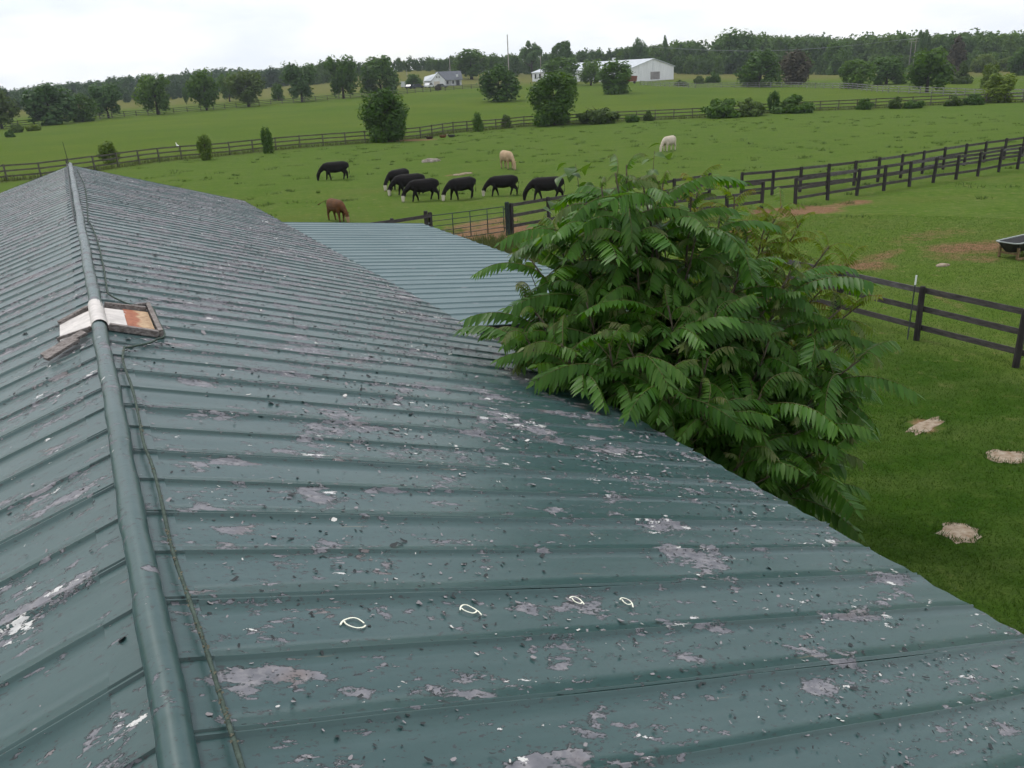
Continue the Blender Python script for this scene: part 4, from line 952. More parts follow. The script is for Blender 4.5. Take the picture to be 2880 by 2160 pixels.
cow('grey-black calf with white face lying in the grass near the fence', 1270, 386, 10, 195, CLY, CGW, 1.0)

# white bird in the hay field
p = G(503, 424); bd = thing('white_bird', 'small white long-legged bird standing in the hay field beyond the fence', 'bird', p, 2.6)
mb = MB(); capsule_chain(mb, [(-.30, 0, .42, .05, .05), (-.12, 0, .50, .12, .13), (.10, 0, .60, .12, .13), (.22, 0, .70, .06, .07), (.25, 0, .86, .035, .04), (.29, 0, .95, .045, .05), (.34, 0, .95, .02, .02)], 8)
ob('body', mb.mesh('body', True), M['feather'], bd)
for s in (-.05, .05): ob('leg', MB().tube([(0, s, -.02), (-.02, s, .25), (0, s, .48)], .012, 5).mesh('leg'), M['fascia'], bd)
ob('beak', MB().tube([(.34, 0, .95), (.46, 0, .92)], [.016, .004], 5).mesh('beak'), M['yellow'], bd)

# ------------------------------------------------------------------ trees and shrubs
def crown_np(seed, kind, N, card):
    """unit crown: radius ~1 in x,y, z from 0 to 1 scaled later to width/2 and height"""
    rs = np.random.RandomState(seed); C = []; Rl = []
    if kind == 'round':
        nl = 40
        for i in range(nl):
            a = i*2.399+rs.uniform(-.4, .4); zc = .08+.80*((i*.75488) % 1); rad = max(0, 1-(max(zc-.36, (.36-zc)*.55)/.56)**2.2)**.75*rs.uniform(.30, .74); C.append((rad*math.cos(a), rad*math.sin(a), zc)); Rl.append(rs.uniform(.22, .36))
    elif kind == 'tall':
        nl = 36
        for i in range(nl):
            a = i*2.399+rs.uniform(-.4, .4); zc = .24+.66*((i*.75488) % 1); rad = math.sqrt(max(0, 1-((zc-.56)/.46)**2))*rs.uniform(.3, .78); C.append((rad*math.cos(a), rad*math.sin(a), zc)); Rl.append(rs.uniform(.22, .36))
    elif kind == 'cone':
        nl = 30
        for i in range(nl):
            zc = rs.uniform(.06, .93); rad = (1-zc)*.72*rs.uniform(.5, 1.05); a = rs.rand()*6.283; C.append((rad*math.cos(a), rad*math.sin(a), zc)); Rl.append(.16+.22*(1-zc))
    elif kind == 'open':
        nl = 13
        for i in range(nl):
            a = rs.rand()*6.283; zc = rs.uniform(.5, .95); rad = rs.uniform(.2, .85); C.append((rad*math.cos(a), rad*math.sin(a), zc)); Rl.append(rs.uniform(.15, .30))
    else:                                            # low hedge-like shrub
        nl = 26
        for i in range(nl):
            a = i*2.399; rad = .74*math.sqrt(((i*.75488) % 1)); C.append((rad*math.cos(a), rad*math.sin(a), rs.uniform(.06, .12+.66*max(0, 1-(rad/.82)**2)**.8))); Rl.append(rs.uniform(.18, .34))
    C = np.array(C); Rl = np.array(Rl); lt = rs.rand(len(C))
    wgt = Rl**2; li = rs.choice(len(C), N, p=wgt/wgt.sum())
    d = rs.normal(size=(N, 3)); d /= np.linalg.norm(d, axis=1)[:, None]
    stray = rs.rand(N)**3*.45
    rr = Rl[li]*(rs.uniform(.62, 1.02, N) + stray*(rs.rand(N) < .25))
    zs_ = .62 if kind in ('round', 'tall', 'shrub') else .55
    P = C[li] + d*rr[:, None]*np.array([1, 1, zs_])
    P[:, 2] = np.maximum(P[:, 2], .015 + .03*rs.rand(N))
    nrm = d*1.25 + rs.normal(size=(N, 3))*.5 + np.array([0, 0, .30]); nrm /= np.linalg.norm(nrm, axis=1)[:, None]
    a = np.cross(nrm, rs.normal(size=(N, 3))); a /= np.linalg.norm(a, axis=1)[:, None]; b = np.cross(nrm, a)
    tint = np.clip(.55*lt[li] + .45*rs.rand(N), 0, 1)
    return P, a, b, tint, rs.uniform(.6, 1.4, N)*card
def crown_mesh(seed, kind, N, W_, H_, card):
    P, a, b, tint, s = crown_np(seed, kind, N, card); P = P*np.array([W_/2, W_/2, H_])
    V = np.stack([P - a*s[:, None], P + b*s[:, None]*.55, P + a*s[:, None], P - b*s[:, None]*.55], 1).reshape(-1, 3)
    F_ = np.arange(4*len(P)).reshape(-1, 4)
    return np_mesh('crown', V, F_, {'tint': ('FACE', tint)})
def trunk_mesh(seed, H_, W_, kind):
    rs = random.Random(seed); mb = MB(); r = H_*.024+.03
    top = H_*(.8 if kind in ('cone', 'tall', 'open') else .6)
    mb.tube([(0, 0, -.3), (0, 0, H_*.12), (rs.uniform(-.1, .1), rs.uniform(-.1, .1), H_*.4), (rs.uniform(-.3, .3), rs.uniform(-.3, .3), top)], [r*1.35, r, r*.75, r*.25], 7)
    for i in range(6):
        a = rs.uniform(0, 6.28); z0 = H_*rs.uniform(.2, .55); ln = W_*rs.uniform(.22, .40)
        mb.tube([(0, 0, z0), (math.cos(a)*ln*.5, math.sin(a)*ln*.5, z0+H_*.10), (math.cos(a)*ln, math.sin(a)*ln, z0+H_*.24)], [r*.5, r*.32, r*.1], 5)
    return mb.mesh('trunk', True)
LIB = {}
def lib(kind, var, mat, N, W_, H_, card):
    key = (kind, var, mat, N)
    if key not in LIB:
        me = crown_mesh(hash((kind, var)) % 9973 if False else (sum(map(ord, kind))*7+var*13), kind, N, W_, H_, card); me.materials.append(M[mat]); tm = trunk_mesh(var+5, H_, W_, kind); tm.materials.append(M['bark']); LIB[key] = (me, tm)
    return LIB[key]
tcount = [0]
def plant(name, label, cat, px, base, top, wpx, kind, mat, var=None, r=None, N=2600, group=None):
    p = G(px, base) if r is None else AT(px, r)
    h = metres(base-top, p) if r is None else None
    if h is None:
        d = ray(px, top); hd = math.hypot(d[0], d[1]); h = CAM_H + d[2]/hd*math.hypot(p.x, p.y) - p.z
    wd = metres(wpx, p); tcount[0] += 1; var = tcount[0] % 4 if var is None else var
    W0, H0 = (8., 9.) if kind != 'shrub' else (4., 2.6)
    card = .36 if kind != 'shrub' else .17
    if N > 4000: card *= .62
    cm, tm = lib(kind, var, mat, N, W0, H0, card)
    t = thing(name, label, cat, p, 0, group); rz = (tcount[0]*2.399) % 6.28
    sx = wd/W0/.88; sz = h/H0/1.0
    ob('crown', cm, None, t, (0, 0, 0), (0, 0, rz), (sx, sx, sz)); ob('trunk', tm, None, t, (0, 0, 0), (0, 0, rz), (sx, sx, sz))
    return t
for a in [
 ('tree', 'yellowish leafy tree at the far end of the hedge row', 'tree', 6, 362, 250, 96, 'tall', 'leafolive'),
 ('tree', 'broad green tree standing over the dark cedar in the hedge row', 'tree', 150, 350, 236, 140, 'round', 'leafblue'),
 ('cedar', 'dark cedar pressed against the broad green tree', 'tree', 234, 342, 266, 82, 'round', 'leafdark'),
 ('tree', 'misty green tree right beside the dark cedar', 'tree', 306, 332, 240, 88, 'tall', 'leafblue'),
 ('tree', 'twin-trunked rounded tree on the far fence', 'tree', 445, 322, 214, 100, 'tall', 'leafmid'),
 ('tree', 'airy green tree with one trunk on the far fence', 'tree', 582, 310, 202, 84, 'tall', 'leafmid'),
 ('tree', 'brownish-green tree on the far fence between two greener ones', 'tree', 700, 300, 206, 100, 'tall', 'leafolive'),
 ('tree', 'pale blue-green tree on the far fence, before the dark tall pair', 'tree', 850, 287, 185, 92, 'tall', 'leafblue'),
 ('tree', 'dark tall tree on the far fence, nearer the cars', 'tree', 967, 277, 164, 92, 'tall', 'leafdark'),
 ('tree', 'wide light tree on the far fence beside the parked cars', 'tree', 1073, 266, 160, 118, 'round', 'leafmid'),
 ('bush', 'round bushy tree by itself in the hay field', 'tree', 1406, 285, 186, 116, 'round', 'leafdark'),
 ('bush', 'dense dark bushy tree in the hay field before the white barn', 'tree', 1726, 265, 172, 108, 'round', 'leafdark'),
 ('tree', 'leafy tree hiding the middle of the white barn', 'tree', 1580, 240, 164, 120, 'round', 'leafdark'),
 ('tree', 'small tree with a visible trunk before the white barn', 'tree', 1662, 240, 172, 72, 'tall', 'leafmid'),
 ('oak', 'spreading dark oak beside the reddish cedar beyond the pale fence', 'tree', 2136, 244, 144, 124, 'round', 'leafdark'),
 ('cedar', 'brownish cedar beside the spreading dark oak', 'tree', 2236, 237, 144, 96, 'round', 'leafred'),
 ('bush', 'rounded light-green tree at the pale fence', 'tree', 2402, 249, 170, 98, 'round', 'leafmid'),
 ('bush', 'wide dark thicket behind the pale fence', 'tree', 2492, 237, 160, 110, 'round', 'leafdark'),
 ('oak', 'large oak with a short trunk standing over the pale fence', 'tree', 2606, 260, 146, 124, 'tall', 'leafmid'),
 ('cedar', 'tall reddish-brown cedar behind the large oak', 'tree', 2682, 212, 106, 76, 'cone', 'leafred'),
 ('cedar', 'small pointed cedar at the foot of the tall reddish one', 'tree', 2702, 236, 176, 62, 'cone', 'leafolive'),
 ('tree', 'bright round tree behind the long board fence', 'tree', 2808, 289, 208, 100, 'round', 'leafyel'),
 ('tree', 'small bright tree standing just behind the bright round one', 'tree', 2783, 252, 182, 60, 'round', 'leafyel')]:
    plant(*a)
plant('bush', 'big dark round bush on the long fence, above the lying calves', 'bush', 1091, 397, 252, 148, 'round', 'leafdark', N=9000)
plant('bush', 'tall bright-topped bush on the long fence before the white barn', 'bush', 1562, 351, 208, 142, 'round', 'leafmid', var=2, N=9000)
plant('shrub', 'low spreading shrub at the foot of the tall bright-topped bush', 'shrub', 1682, 347, 288, 110, 'shrub', 'leafolive', N=3500)
for i, (px, b, t_, wd, mat, lab) in enumerate([
 (1345, 370, 316, 34, 'leafdark', 'narrow dark shrub on the fence, nearer the big round bush'), (1423, 360, 322, 30, 'leafolive', 'narrow olive shrub on the fence, nearer the tall bush'), (1778, 344, 312, 40, 'leafdark', 'small dark shrub on the fence, first past the spreading shrub'), (1824, 340, 308, 32, 'leafolive', 'small olive shrub on the fence, second past the spreading shrub'),
 (2025, 331, 266, 110, 'leafdark', 'wide dark hedge clump grown through the long fence'), (2108, 326, 268, 96, 'leafolive', 'olive hedge clump merging with the wide dark one'), (2174, 318, 256, 36, 'leafdark', 'thin upright shrub between two hedge clumps'), (2230, 318, 264, 110, 'leafdark', 'rounded hedge clump past the thin upright shrub'),
 (2432, 308, 270, 46, 'leafdark', 'single dark shrub midway along the bare stretch of fence'), (2517, 305, 266, 46, 'leafolive', 'olive shrub left of a darker low one on the fence'), (2570, 304, 272, 62, 'leafdark', 'low dark shrub beside an olive one on the fence'), (2681, 298, 266, 50, 'leafolive', 'olive shrub on the fence before the bright round tree'), (2736, 295, 258, 54, 'leafdark', 'dark shrub on the fence touching the bright round tree'),
 (312, 460, 397, 56, 'leafyel', 'bright green bush on the fence beyond the barn ridge'), (582, 450, 378, 44, 'leafyel', 'wispy yellow-green bush on the fence'), (755, 431, 357, 34, 'leafdark', 'narrow dark upright cedar bush on the fence'),
 (50, 373, 343, 40, 'leafolive', 'low olive shrub before the hedge row'), (30, 386, 360, 30, 'leafdark', 'low dark shrub before the hedge row'), (95, 368, 342, 40, 'leafyel', 'low yellow-green shrub before the hedge row'),
 (2005, 232, 200, 44, 'leafdark', 'dark shrub beside the white barn end'), (1965, 236, 208, 30, 'leafolive', 'olive shrub beside the white barn end'), (1915, 242, 222, 40, 'leafolive', 'low shrub at the corner of the white barn')]):
    plant('shrub', lab, 'shrub', px, b, t_, wd, 'round' if b-t_ > wd*1.05 else 'shrub', mat, i % 4, None, 2200)
# skyline trees around the farm buildings
for a in [('tree', 'tall full tree behind the farmhouse', 'tree', 1327, 250, 138, 110, 'tall', 'leafmid', None, 395), ('pine', 'dark rounded pine next to the tall full tree', 'tree', 1392, 240, 150, 40, 'tall', 'leafdark', None, 410), ('pine', 'open-crowned tall pine on the skyline, nearer the utility pole', 'tree', 1497, 240, 118, 66, 'open', 'leafblue', None, 420),
          ('pine', 'open-crowned tall pine on the skyline above the white barn', 'tree', 1578, 240, 120, 64, 'open', 'leafdark', None, 420), ('spruce', 'pointed dark spruce on the skyline beyond the white barn', 'tree', 1868, 230, 100, 36, 'cone', 'leafdark', None, 430), ('tree', 'tall pale tree on the skyline left of the pointed spruce', 'tree', 1795, 230, 108, 50, 'tall', 'leafblue', None, 425),
          ('tree', 'broad crown rising above the wood, left of the twin poles', 'tree', 2070, 215, 84, 100, 'tall', 'leafdark', None, 430), ('tree', 'thin-topped tree rising above the wood by the twin poles', 'tree', 2585, 200, 90, 34, 'open', 'leafdark', None, 440), ('tree', 'dark round garden tree beside the farmhouse', 'tree', 1162, 244, 206, 50, 'round', 'leafdark', None, 335),
          ('tree', 'broad dark tree in front of the wood at the right of the field', 'tree', 2870, 218, 130, 80, 'round', 'leafdark', None, 330), ('tree', 'green tree behind the far fence and the farm lane', 'tree', 638, 270, 206, 56, 'tall', 'leafmid', None, 330), ('bush', 'small dark bush behind the far fence', 'bush', 777, 284, 232, 40, 'round', 'leafdark', None, 300), ('tree', 'slim young tree in the far straw field', 'tree', 514, 282, 246, 16, 'tall', 'leafdark', None, 330),
          ('bush', 'yellow-green bushy thicket at the wood edge', 'bush', 2760, 205, 150, 70, 'round', 'leafyel', None, 390), ('bush', 'second yellow-green thicket at the wood edge', 'bush', 2830, 205, 158, 60, 'round', 'leafyel', None, 395), ('tree', 'dark tree standing out from the wood behind the straw field', 'tree', 2345, 205, 112, 76, 'round', 'leafdark', None, 400)]:
    plant(*a)

# far woods: one mass of crowns
def woods(name, label, spec, seed, mat, n_card=520):
    rs = np.random.RandomState(seed); V = []; T_ = []
    base = [crown_np(300+i, k, n_card, .80) for i, k in enumerate(('tall', 'round', 'tall', 'round', 'tall', 'round'))]
    for px0, px1, r0, r1, tops, n in spec:
        for i in range(n):
            px = rs.uniform(px0, px1); r = r0 + (r1-r0)*rs.rand(); p = AT(px, r)
            ty = np.interp(px, tops[0], tops[1]) + rs.normal()*5 + rs.rand()**2*26*(1 if rs.rand() < .5 else .2)
            d = ray(px, ty); hd = math.hypot(d[0], d[1]); h = CAM_H + d[2]/hd*r - p.z
            h = max(5., min(h, 26.)); wd = h*rs.uniform(.55, .95)
            P, a, b, ti, s = base[rs.randint(len(base))]; an = rs.rand()*6.28; c_, s_ = math.cos(an), math.sin(an)
            Q = np.stack([P[:, 0]*c_ - P[:, 1]*s_, P[:, 0]*s_ + P[:, 1]*c_, P[:, 2]], -1)*np.array([wd/2, wd/2, h]) + np.array([p.x, p.y, p.z])
            s2 = s[:, None]*np.clip(h/14, .5, 1.3)
            V.append(np.stack([Q - a*s2, Q + b*s2*.6, Q + a*s2, Q - b*s2*.6], 1).reshape(-1, 3)); T_.append(np.clip(ti*.45 + rs.rand()**1.5*.65, 0, 1))
    V = np.concatenate(V); T_ = np.concatenate(T_)
    tag(ob(name, np_mesh(name, V, np.arange(len(V)).reshape(-1, 4), {'tint': ('FACE', T_)}), M[mat]), label, 'woodland', None, 'stuff')
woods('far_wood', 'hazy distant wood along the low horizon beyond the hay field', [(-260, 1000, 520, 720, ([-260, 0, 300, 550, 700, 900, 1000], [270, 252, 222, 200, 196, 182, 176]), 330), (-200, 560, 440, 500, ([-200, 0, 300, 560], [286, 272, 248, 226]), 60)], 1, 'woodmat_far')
woods('hill_wood', 'dark wood on the rise behind the farmhouse and white barn', [(860, 1960, 455, 560, ([860, 1000, 1250, 1450, 1560, 1650, 1800, 1960], [180, 170, 164, 156, 150, 142, 128, 126]), 260)], 2, 'woodmat')
woods('field_wood', 'tall dense wood along the straw field at the right', [(1880, 3150, 445, 560, ([1880, 2000, 2060, 2200, 2400, 2600, 2880, 3150], [122, 110, 98, 104, 102, 96, 92, 88]), 330), (1880, 3150, 405, 440, ([1880, 2100, 2500, 2880, 3150], [160, 150, 152, 142, 140]), 90)], 3, 'woodmat')

# ------------------------------------------------------------------ farm buildings
def faced(px, r): p = AT(px, r); return p, math.atan2(p.x, p.y)
# white arena barn: local x to the right of the long side, y along its length away from the near corner
c0 = AT(1776, 318); c0.z = float(zt(c0.x, c0.y)) - .1
az0 = math.atan2(c0.x, c0.y)
wbn = thing('white_arena_barn', 'large white metal barn with low gable roof among the trees', 'barn', c0, -az0 + math.radians(45))
GW, GL, GE, GR = 22., 57., 4.7, 7.5            # local x across the gable (right/away), y along the length (left/away)
def gable_house(t, w_, l_, e_, r_, wall, roofm, over=.4, th=.18):
    ob('gable_wall', MB().prism([(0, 0), (w_, 0), (w_, e_), (w_/2, r_), (0, e_)], 0, .2).mesh('gable_wall'), wall, t)
    ob('gable_wall', MB().prism([(0, 0), (w_, 0), (w_, e_), (w_/2, r_), (0, e_)], l_-.2, l_).mesh('gable_wall'), wall, t)
    ob('wall', MB().box(0, .2, .2, l_-.2, 0, e_).mesh('wall'), wall, t); ob('wall', MB().box(w_-.2, w_, .2, l_-.2, 0, e_).mesh('wall'), wall, t)
    s = (r_-e_)/(w_/2)
    for sg in (0, 1):
        x0, x1 = (-over, w_/2) if sg == 0 else (w_+over, w_/2)
        z0, z1 = e_-over*s, r_
        P = [(x0, -over, z0+.02), (x1, -over, z1+.02), (x1, l_+over, z1+.02), (x0, l_+over, z0+.02)]; P += [(x, y_, z+th) for x, y_, z in P]
        ob('roof', MB().add(P, [(0,1,2,3),(7,6,5,4),(0,4,5,1),(1,5,6,2),(2,6,7,3),(3,7,4,0)]).mesh('roof'), roofm, t)
gable_house(wbn, GW, GL, GE, GR, M['whitewall'], M['tinwhite'])
ob('door', MB().box(GW*.44, GW*.66, -.06, -.01, .5, 3.1).mesh('door'), M['barndoor'], wbn)
ob('corner_trim', MB().box(GW*.49, GW*.50, -.05, -.01, 3.3, GR-.3).mesh('corner_trim'), M['tinwhite'], wbn)
for yy in (GL-2.2, GL-5., GL-8, GL-14, GL-20, GL-26, GL-32):
    wn = ob('window', MB().box(-.06, -.01, yy-.45, yy+.45, 2.4, 4.2).mesh('window'), M['glass'], wbn); ob('sill', MB().box(-.12, -.01, yy-.55, yy+.55, 2.28, 2.38).mesh('sill'), M['whitewall'], wn)
ob('ridge_vent', MB().box(GW/2-.5, GW/2+.5, 20, 21, GR+.1, GR+1.2).mesh('ridge_vent'), M['whitewall'], wbn)
# red wagon body by the gable end
q = AT(1772, 300); rw = thing('red_hay_wagon', 'faded red hay wagon box standing at the white barn gable', 'wagon', q, -.2)
ob('box', MB().add([(-2.2, -1, .7), (2.2, -1, .7), (2.2, 1, .7), (-2.2, 1, .7), (-2.4, -1.2, 2.7), (2.4, -1.2, 2.4), (2.4, 1.2, 2.4), (-2.4, 1.2, 2.7)], [(0,3,2,1),(4,5,6,7),(0,1,5,4),(1,2,6,5),(2,3,7,6),(3,0,4,7)]).mesh('box'), M['redpaint'], rw)
for x in (-1.5, 1.5):
    for yy in (-.9, .9): ob('wheel', MB().tube([(x, yy-.1, .4), (x, yy+.1, .4)], .4, 10).mesh('wheel'), M['tyre'], rw)
# farmhouse
hp = AT(1240, 338); haz = math.atan2(hp.x, hp.y)
hs = thing('farmhouse', 'white farmhouse with grey shingle roof and front gable', 'house', hp - Vector((0, 0, .15)), -haz + .10)
hs.scale = (.84, .84, .84)
ob('wall', MB().box(-1.5, 9.5, 0, 7, 0, 2.7).mesh('wall'), M['whitewall'], hs)
mb = MB().prism([(-.9, 2.55), (2.6+.9, 5.9), (2.6+1.3, 5.9), (7.9, 2.55)], 0, .1)
def slab4(P, th): return MB().add(P + [(x, y_, z+th) for x, y_, z in P], [(0,1,2,3),(7,6,5,4),(0,4,5,1),(1,5,6,2),(2,6,7,3),(3,7,4,0)])
rf = ob('roof', slab4([(-1.9, -2.0, 2.35), (9.9, -2.0, 2.35), (9.9, 3.5, 6.1), (-1.9, 3.5, 6.1)], .15).mesh('roof'), M['shingle'], hs)
ob('roof', slab4([(-1.9, 9., 2.35), (9.9, 9., 2.35), (9.9, 3.51, 6.1), (-1.9, 3.51, 6.1)], .15).mesh('roof'), M['shingle'], hs)
ob('dormer', MB().box(7.2, 8.0, -.6, 1., 3.6, 4.7).mesh('dormer'), M['whitewall'], rf)
ob('gable_wall', MB().prism([(-4.6, 0), (1.7, 0), (1.7, 2.6), (-1.45, 5.7), (-4.6, 2.6)], -3.2, -3.0).mesh('gable_wall'), M['whitewall'], hs)
ob('wall', MB().box(-4.6, -4.4, -3.0, 4, 0, 2.6).mesh('wall'), M['tan'], hs); ob('wall', MB().box(1.5, 1.7, -3.0, 0, 0, 2.6).mesh('wall'), M['whitewall'], hs)
for sg in (-1, 1):
    x0 = -1.45 + sg*3.5; ob('roof', slab4([(x0, -3.5, 2.30), (-1.45, -3.5, 5.75), (-1.45, 3.4, 5.75), (x0, 3.4, 2.30)], .12).mesh('roof'), M['shingle'] if sg > 0 else M['tinwhite'], hs)
ob('wing', MB().box(-7.6, -4.6, -1.5, 4.5, 0, 2.6).mesh('wing'), M['whitewall'], hs)
ob('roof', slab4([(-8., -2., 2.45), (-4.5, -2., 2.45), (-1.6, 1.8, 5.4), (-7.2, 1.8, 4.2)], .12).mesh('roof'), M['tinwhite'], hs)
for x in (-2.0, -1.0): ob('window', MB().box(x-.2, x+.2, -3.27, -3.21, 3.5, 4.3).mesh('window'), M['glass'], hs)
ob('garage_door', MB().box(-3.6, -.9, -3.26, -3.21, .05, 2.1).mesh('garage_door'), M['tan'], hs)
for x in (2.2, 3.5, 4.8, 6.1): ob('porch_post', MB().box(x-.12, x+.12, -1.8, -1.56, 0, 2.4).mesh('porch_post'), M['whitewall'], hs)
for x in (2.9, 5.4): ob('window', MB().box(x-.6, x+.6, -.06, -.01, .8, 2.1).mesh('window'), M['glass'], hs)
ob('door', MB().box(7.0, 8.6, -.06, -.01, .05, 2.2).mesh('door'), M['glass'], hs)
def car(label, name, px, py, yaw, paint, h=1.5, L_=4.5, van=False):
    p = G(px, py); t = thing(name, label, 'van' if van else 'car', p, yaw); W_ = .9
    prof = [(-L_/2, .35), (L_/2, .35), (L_/2, .8), (L_*.27, .92), (L_*.10, h), (-L_*.30, h), (-L_*.46, .95), (-L_/2, .9)] if not van else [(-L_/2, .35), (L_/2, .35), (L_/2, .95), (L_*.36, 1.15), (L_*.26, h), (-L_/2, h)]
    ob('body', MB().prism(prof, -W_, W_).mesh('body'), paint, t)
    ob('window', MB().prism([(L_*.235, .98), (L_*.10, h-.08), (-L_*.28, h-.08), (-L_*.40, 1.0)], -W_-.012, W_+.012).mesh('window'), M['glass'], t)
    for x in (-L_*.31, L_*.31):
        for s in (-1, 1): ob('wheel', MB().tube([(x, s*.72, .33), (x, s*.94, .33)], .33, 12).mesh('wheel'), M['tyre'], t)
car('white box van parked by the dark garden tree', 'parked_van', 1141, 247, 1.3, M['carwhite'], 2.3, 5.2, True)
car('dark blue car parked next to the white van', 'parked_car', 1155, 250, 1.2, M['carblue'])
car('dark car parked between the blue car and the pickup', 'parked_car', 1176, 249, .2, M['carblue'], 1.6)
car('pale grey car parked before the garage', 'parked_car', 1208, 247, 1.2, M['carwhite'], 1.7)
car('dark grey car parked behind the driveway shrub', 'parked_car', 1242, 248, .1, M['cargrey'], 1.5)
plant('shrub', 'brownish shrub at the driveway in front of the farmhouse', 'shrub', 1233, 254, 234, 24, 'shrub', 'leafred', 1, None, 2200)
def upole(label, px, r, top, arm=False, rad=.15, group=None):
    p = AT(px, r); d = ray(px, top); hd = math.hypot(d[0], d[1]); h = CAM_H + d[2]/hd*r - p.z
    t = thing('utility_pole', label, 'pole', p, 0, group); ob('shaft', MB().tube([(0, 0, -.3), (0, 0, h)], [rad*1.2, rad*.8], 8).mesh('shaft'), M['pole'], t)
    if arm:
        for dz in (0, .9): ob('crossarm', MB().box(-1.3, 1.3, -.06, .06, h-.58-dz, h-.46-dz).mesh('crossarm'), M['pole'], t)
        for x in (-1.4, -.5, .5, 1.4): ob('insulator', MB().tube([(x, 0, h-.42), (x, 0, h-.2)], .06, 6).mesh('insulator'), M['tinwhite'], t)
    else: ob('cap', MB().tube([(0, 0, h), (0, 0, h+.06)], rad*.7, 6).mesh('cap'), M['galv'], t)
    return p + Vector((0, 0, h-.25))
upole('tall bare utility pole rising above the wood', 1432, 372, 97, False, .22); upole('thin pole just behind the white barn roof', 1522, 345, 156); upole('thin pole behind the farmhouse roof', 1268, 352, 158); upole('short pale pole in the field behind the parked cars', 1146, 372, 196, False, .12)
e1 = upole('white-armed utility pole before the wood, taller of the twin poles', 2563, 396, 106, True, .12); e2 = upole('white-armed utility pole before the wood, shorter of the twin poles', 2551, 412, 108, True, .10)
e3 = AT(1790, 400) + Vector((0, 0, 12.5))
for k, (a, b) in enumerate(((e1, e3), (e2, e3 + Vector((0, 1.5, .4))))):
    pts = [a.lerp(b, i/16) - Vector((0, 0, 4.2*math.sin(math.pi*i/16)*.8)) for i in range(17)]
    tag(ob('power_line', MB().tube([q-pts[0] for q in pts], .03, 4).mesh('power_line'), M['galv'], None, pts[0]), 'thin grey power line strung before the wood from the twin poles', 'wire', 'power lines before the wood')

# ------------------------------------------------------------------ grass and weeds
def blades(name, label, X, Y, h0, h1, wd, mat, seed, lean=.6, per=1):
    rs = np.random.RandomState(seed); n = len(X); Z = zt(X, Y)
    a = rs.rand(n)*6.283; h = rs.uniform(h0, h1, n); lx, ly = rs.normal(size=n)*lean*h, rs.normal(size=n)*lean*h
    base = np.stack([X, Y, Z-.01], -1); dx = np.stack([np.cos(a)*wd, np.sin(a)*wd, np.zeros(n)], -1); tip = base + np.stack([lx, ly, h], -1)
    V = np.stack([base-dx, base+dx, tip], 1).reshape(-1, 3)
    return tag(ob(name, np_mesh(name, V, np.arange(3*n).reshape(-1, 3), {'tint': ('FACE', rs.rand(n))}), M[mat]), label, 'grass', None, 'stuff')
rs_ = np.random.RandomState(3)
# lawn and paddock blades, thinning with distance
r = 8 + 34*rs_.rand(420000)**1.2; az = np.radians(rs_.uniform(4, 62, len(r))); X, Y = r*np.sin(az), r*np.cos(az)
lx = (X - BX[0]*B0)*BX[0] + (Y - BX[1]*B0)*BX[1]; on = np.zeros(len(r), bool)
for px_, py_, rr_ in ((2604, 1198, .40), (2832, 1285, .30), (2697, 1497, .27)):
    c_ = G(px_, py_); on |= np.hypot(X-c_.x, Y-c_.y) < rr_*.85
keep = ~on & (lx > HWD-.2) & (rs_.rand(len(r)) < np.clip((66-np.degrees(az))/22, 0, 1))
blades('lawn_grass', 'short green lawn grass beside the barn', X[keep], Y[keep], .025, .075, .006, 'blade', 4, .7)
ring = []
for px_, py_, rr_ in ((2604, 1198, .42), (2832, 1285, .30), (2697, 1497, .27)):
    c_ = G(px_, py_); a_ = rs_.rand(200)*6.283; d_ = rr_*rs_.uniform(.95, 1.4, 200); ring.append(np.stack([c_.x + d_*np.cos(a_), c_.y + d_*np.sin(a_)*.8], -1))
ring = np.concatenate(ring); blades('slab_edge_grass', 'longer grass overlapping the edges of the pale slabs', ring[:, 0], ring[:, 1], .05, .12, .007, 'blade', 9, .6)
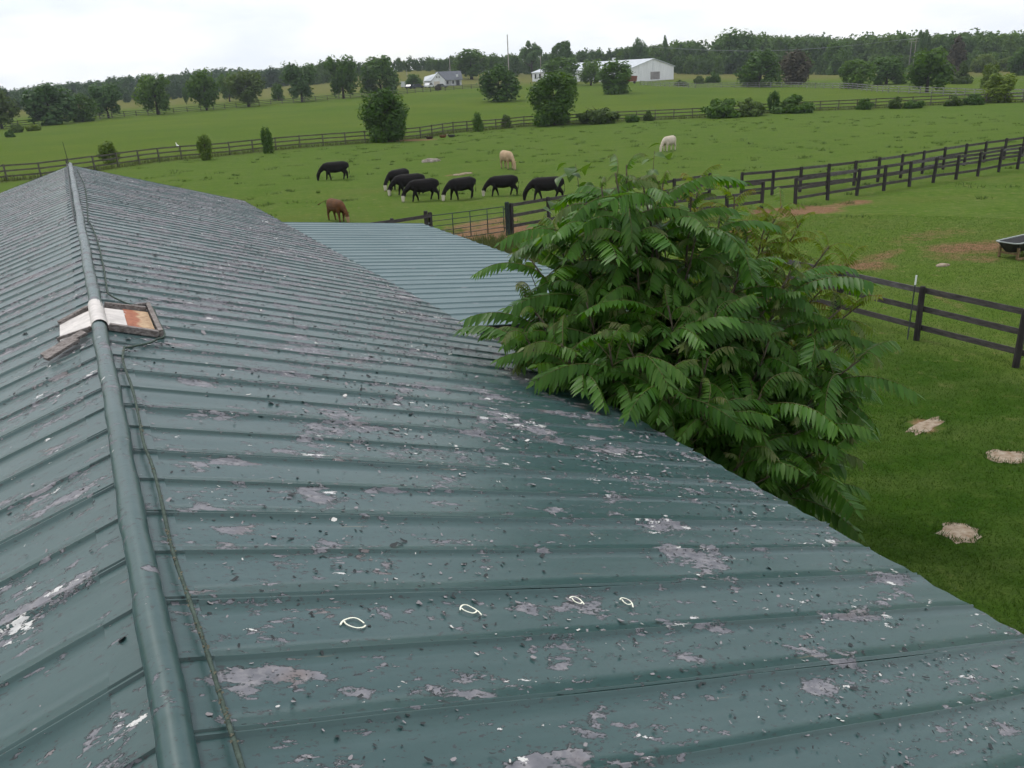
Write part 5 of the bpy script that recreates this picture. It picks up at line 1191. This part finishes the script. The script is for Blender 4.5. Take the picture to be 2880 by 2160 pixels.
# weeds tufted over the pasture
nT = 520; r = 40 + 80*rs_.rand(nT)**.8; az = np.radians(rs_.uniform(-24, 36, nT)); cx, cy = r*np.sin(az), r*np.cos(az)
rf = np.interp(az, [math.atan2(p.x, p.y) for p in back_pts], [math.hypot(p.x, p.y) for p in back_pts]); ok = r < rf-2; cx, cy = cx[ok], cy[ok]; m = 34
sz = rs_.uniform(.10, .38, len(cx)); X = (cx[:, None] + rs_.normal(size=(len(cx), m))*sz[:, None]*1.1).ravel(); Y = (cy[:, None] + rs_.normal(size=(len(cx), m))*sz[:, None]*.8).ravel()
blades('pasture_weeds', 'darker weed tufts dotted over the grazed pasture', X, Y, .06, .24, .018, 'weed', 5, .5)
# rank grass along the long fence
seg = []
for i in range(len(back_pts)-1):
    a, b = back_pts[i], back_pts[i+1]; n = int((b-a).length*46); s = rs_.rand(n); seg.append(np.stack([a.x+(b.x-a.x)*s, a.y+(b.y-a.y)*s], -1) + rs_.normal(size=(n, 2))*.75)
seg = np.concatenate(seg); blades('rank_grass', 'long rank grass left unmown along the board fence', seg[:, 0], seg[:, 1], .25, .75, .022, 'dryweed', 6, .25)
# bed of weeds by the lean-to
q = [G(1395, 712), G(1440, 722), G(1365, 700)]
X = np.concatenate([p.x + rs_.normal(size=1500)*.8 for p in q]); Y = np.concatenate([p.y + rs_.normal(size=1500)*.8 for p in q])
blades('tall_weeds', 'tall yellowish weeds growing beside the lean-to', X, Y, .2, .6, .022, 'dryweed', 7, .2)

# ------------------------------------------------------------------ haze
hz = ob('haze', MB().box(-1400, 1400, -60, 1700, -3, 62).mesh('haze')); hz['kind'] = 'stuff'; hz['label'] = 'thin pale summer haze hanging over the fields'
hm = bpy.data.materials.new('haze_air'); hm.use_nodes = True; t = hm.node_tree; t.nodes.clear()
pv = t.nodes.new('ShaderNodeVolumePrincipled'); pv.inputs['Color'].default_value = (.82, .90, 1, 1); pv.inputs['Density'].default_value = .00017
hout = t.nodes.new('ShaderNodeOutputMaterial'); t.links.new(pv.outputs[0], hout.inputs['Volume']); hz.data.materials.append(hm)
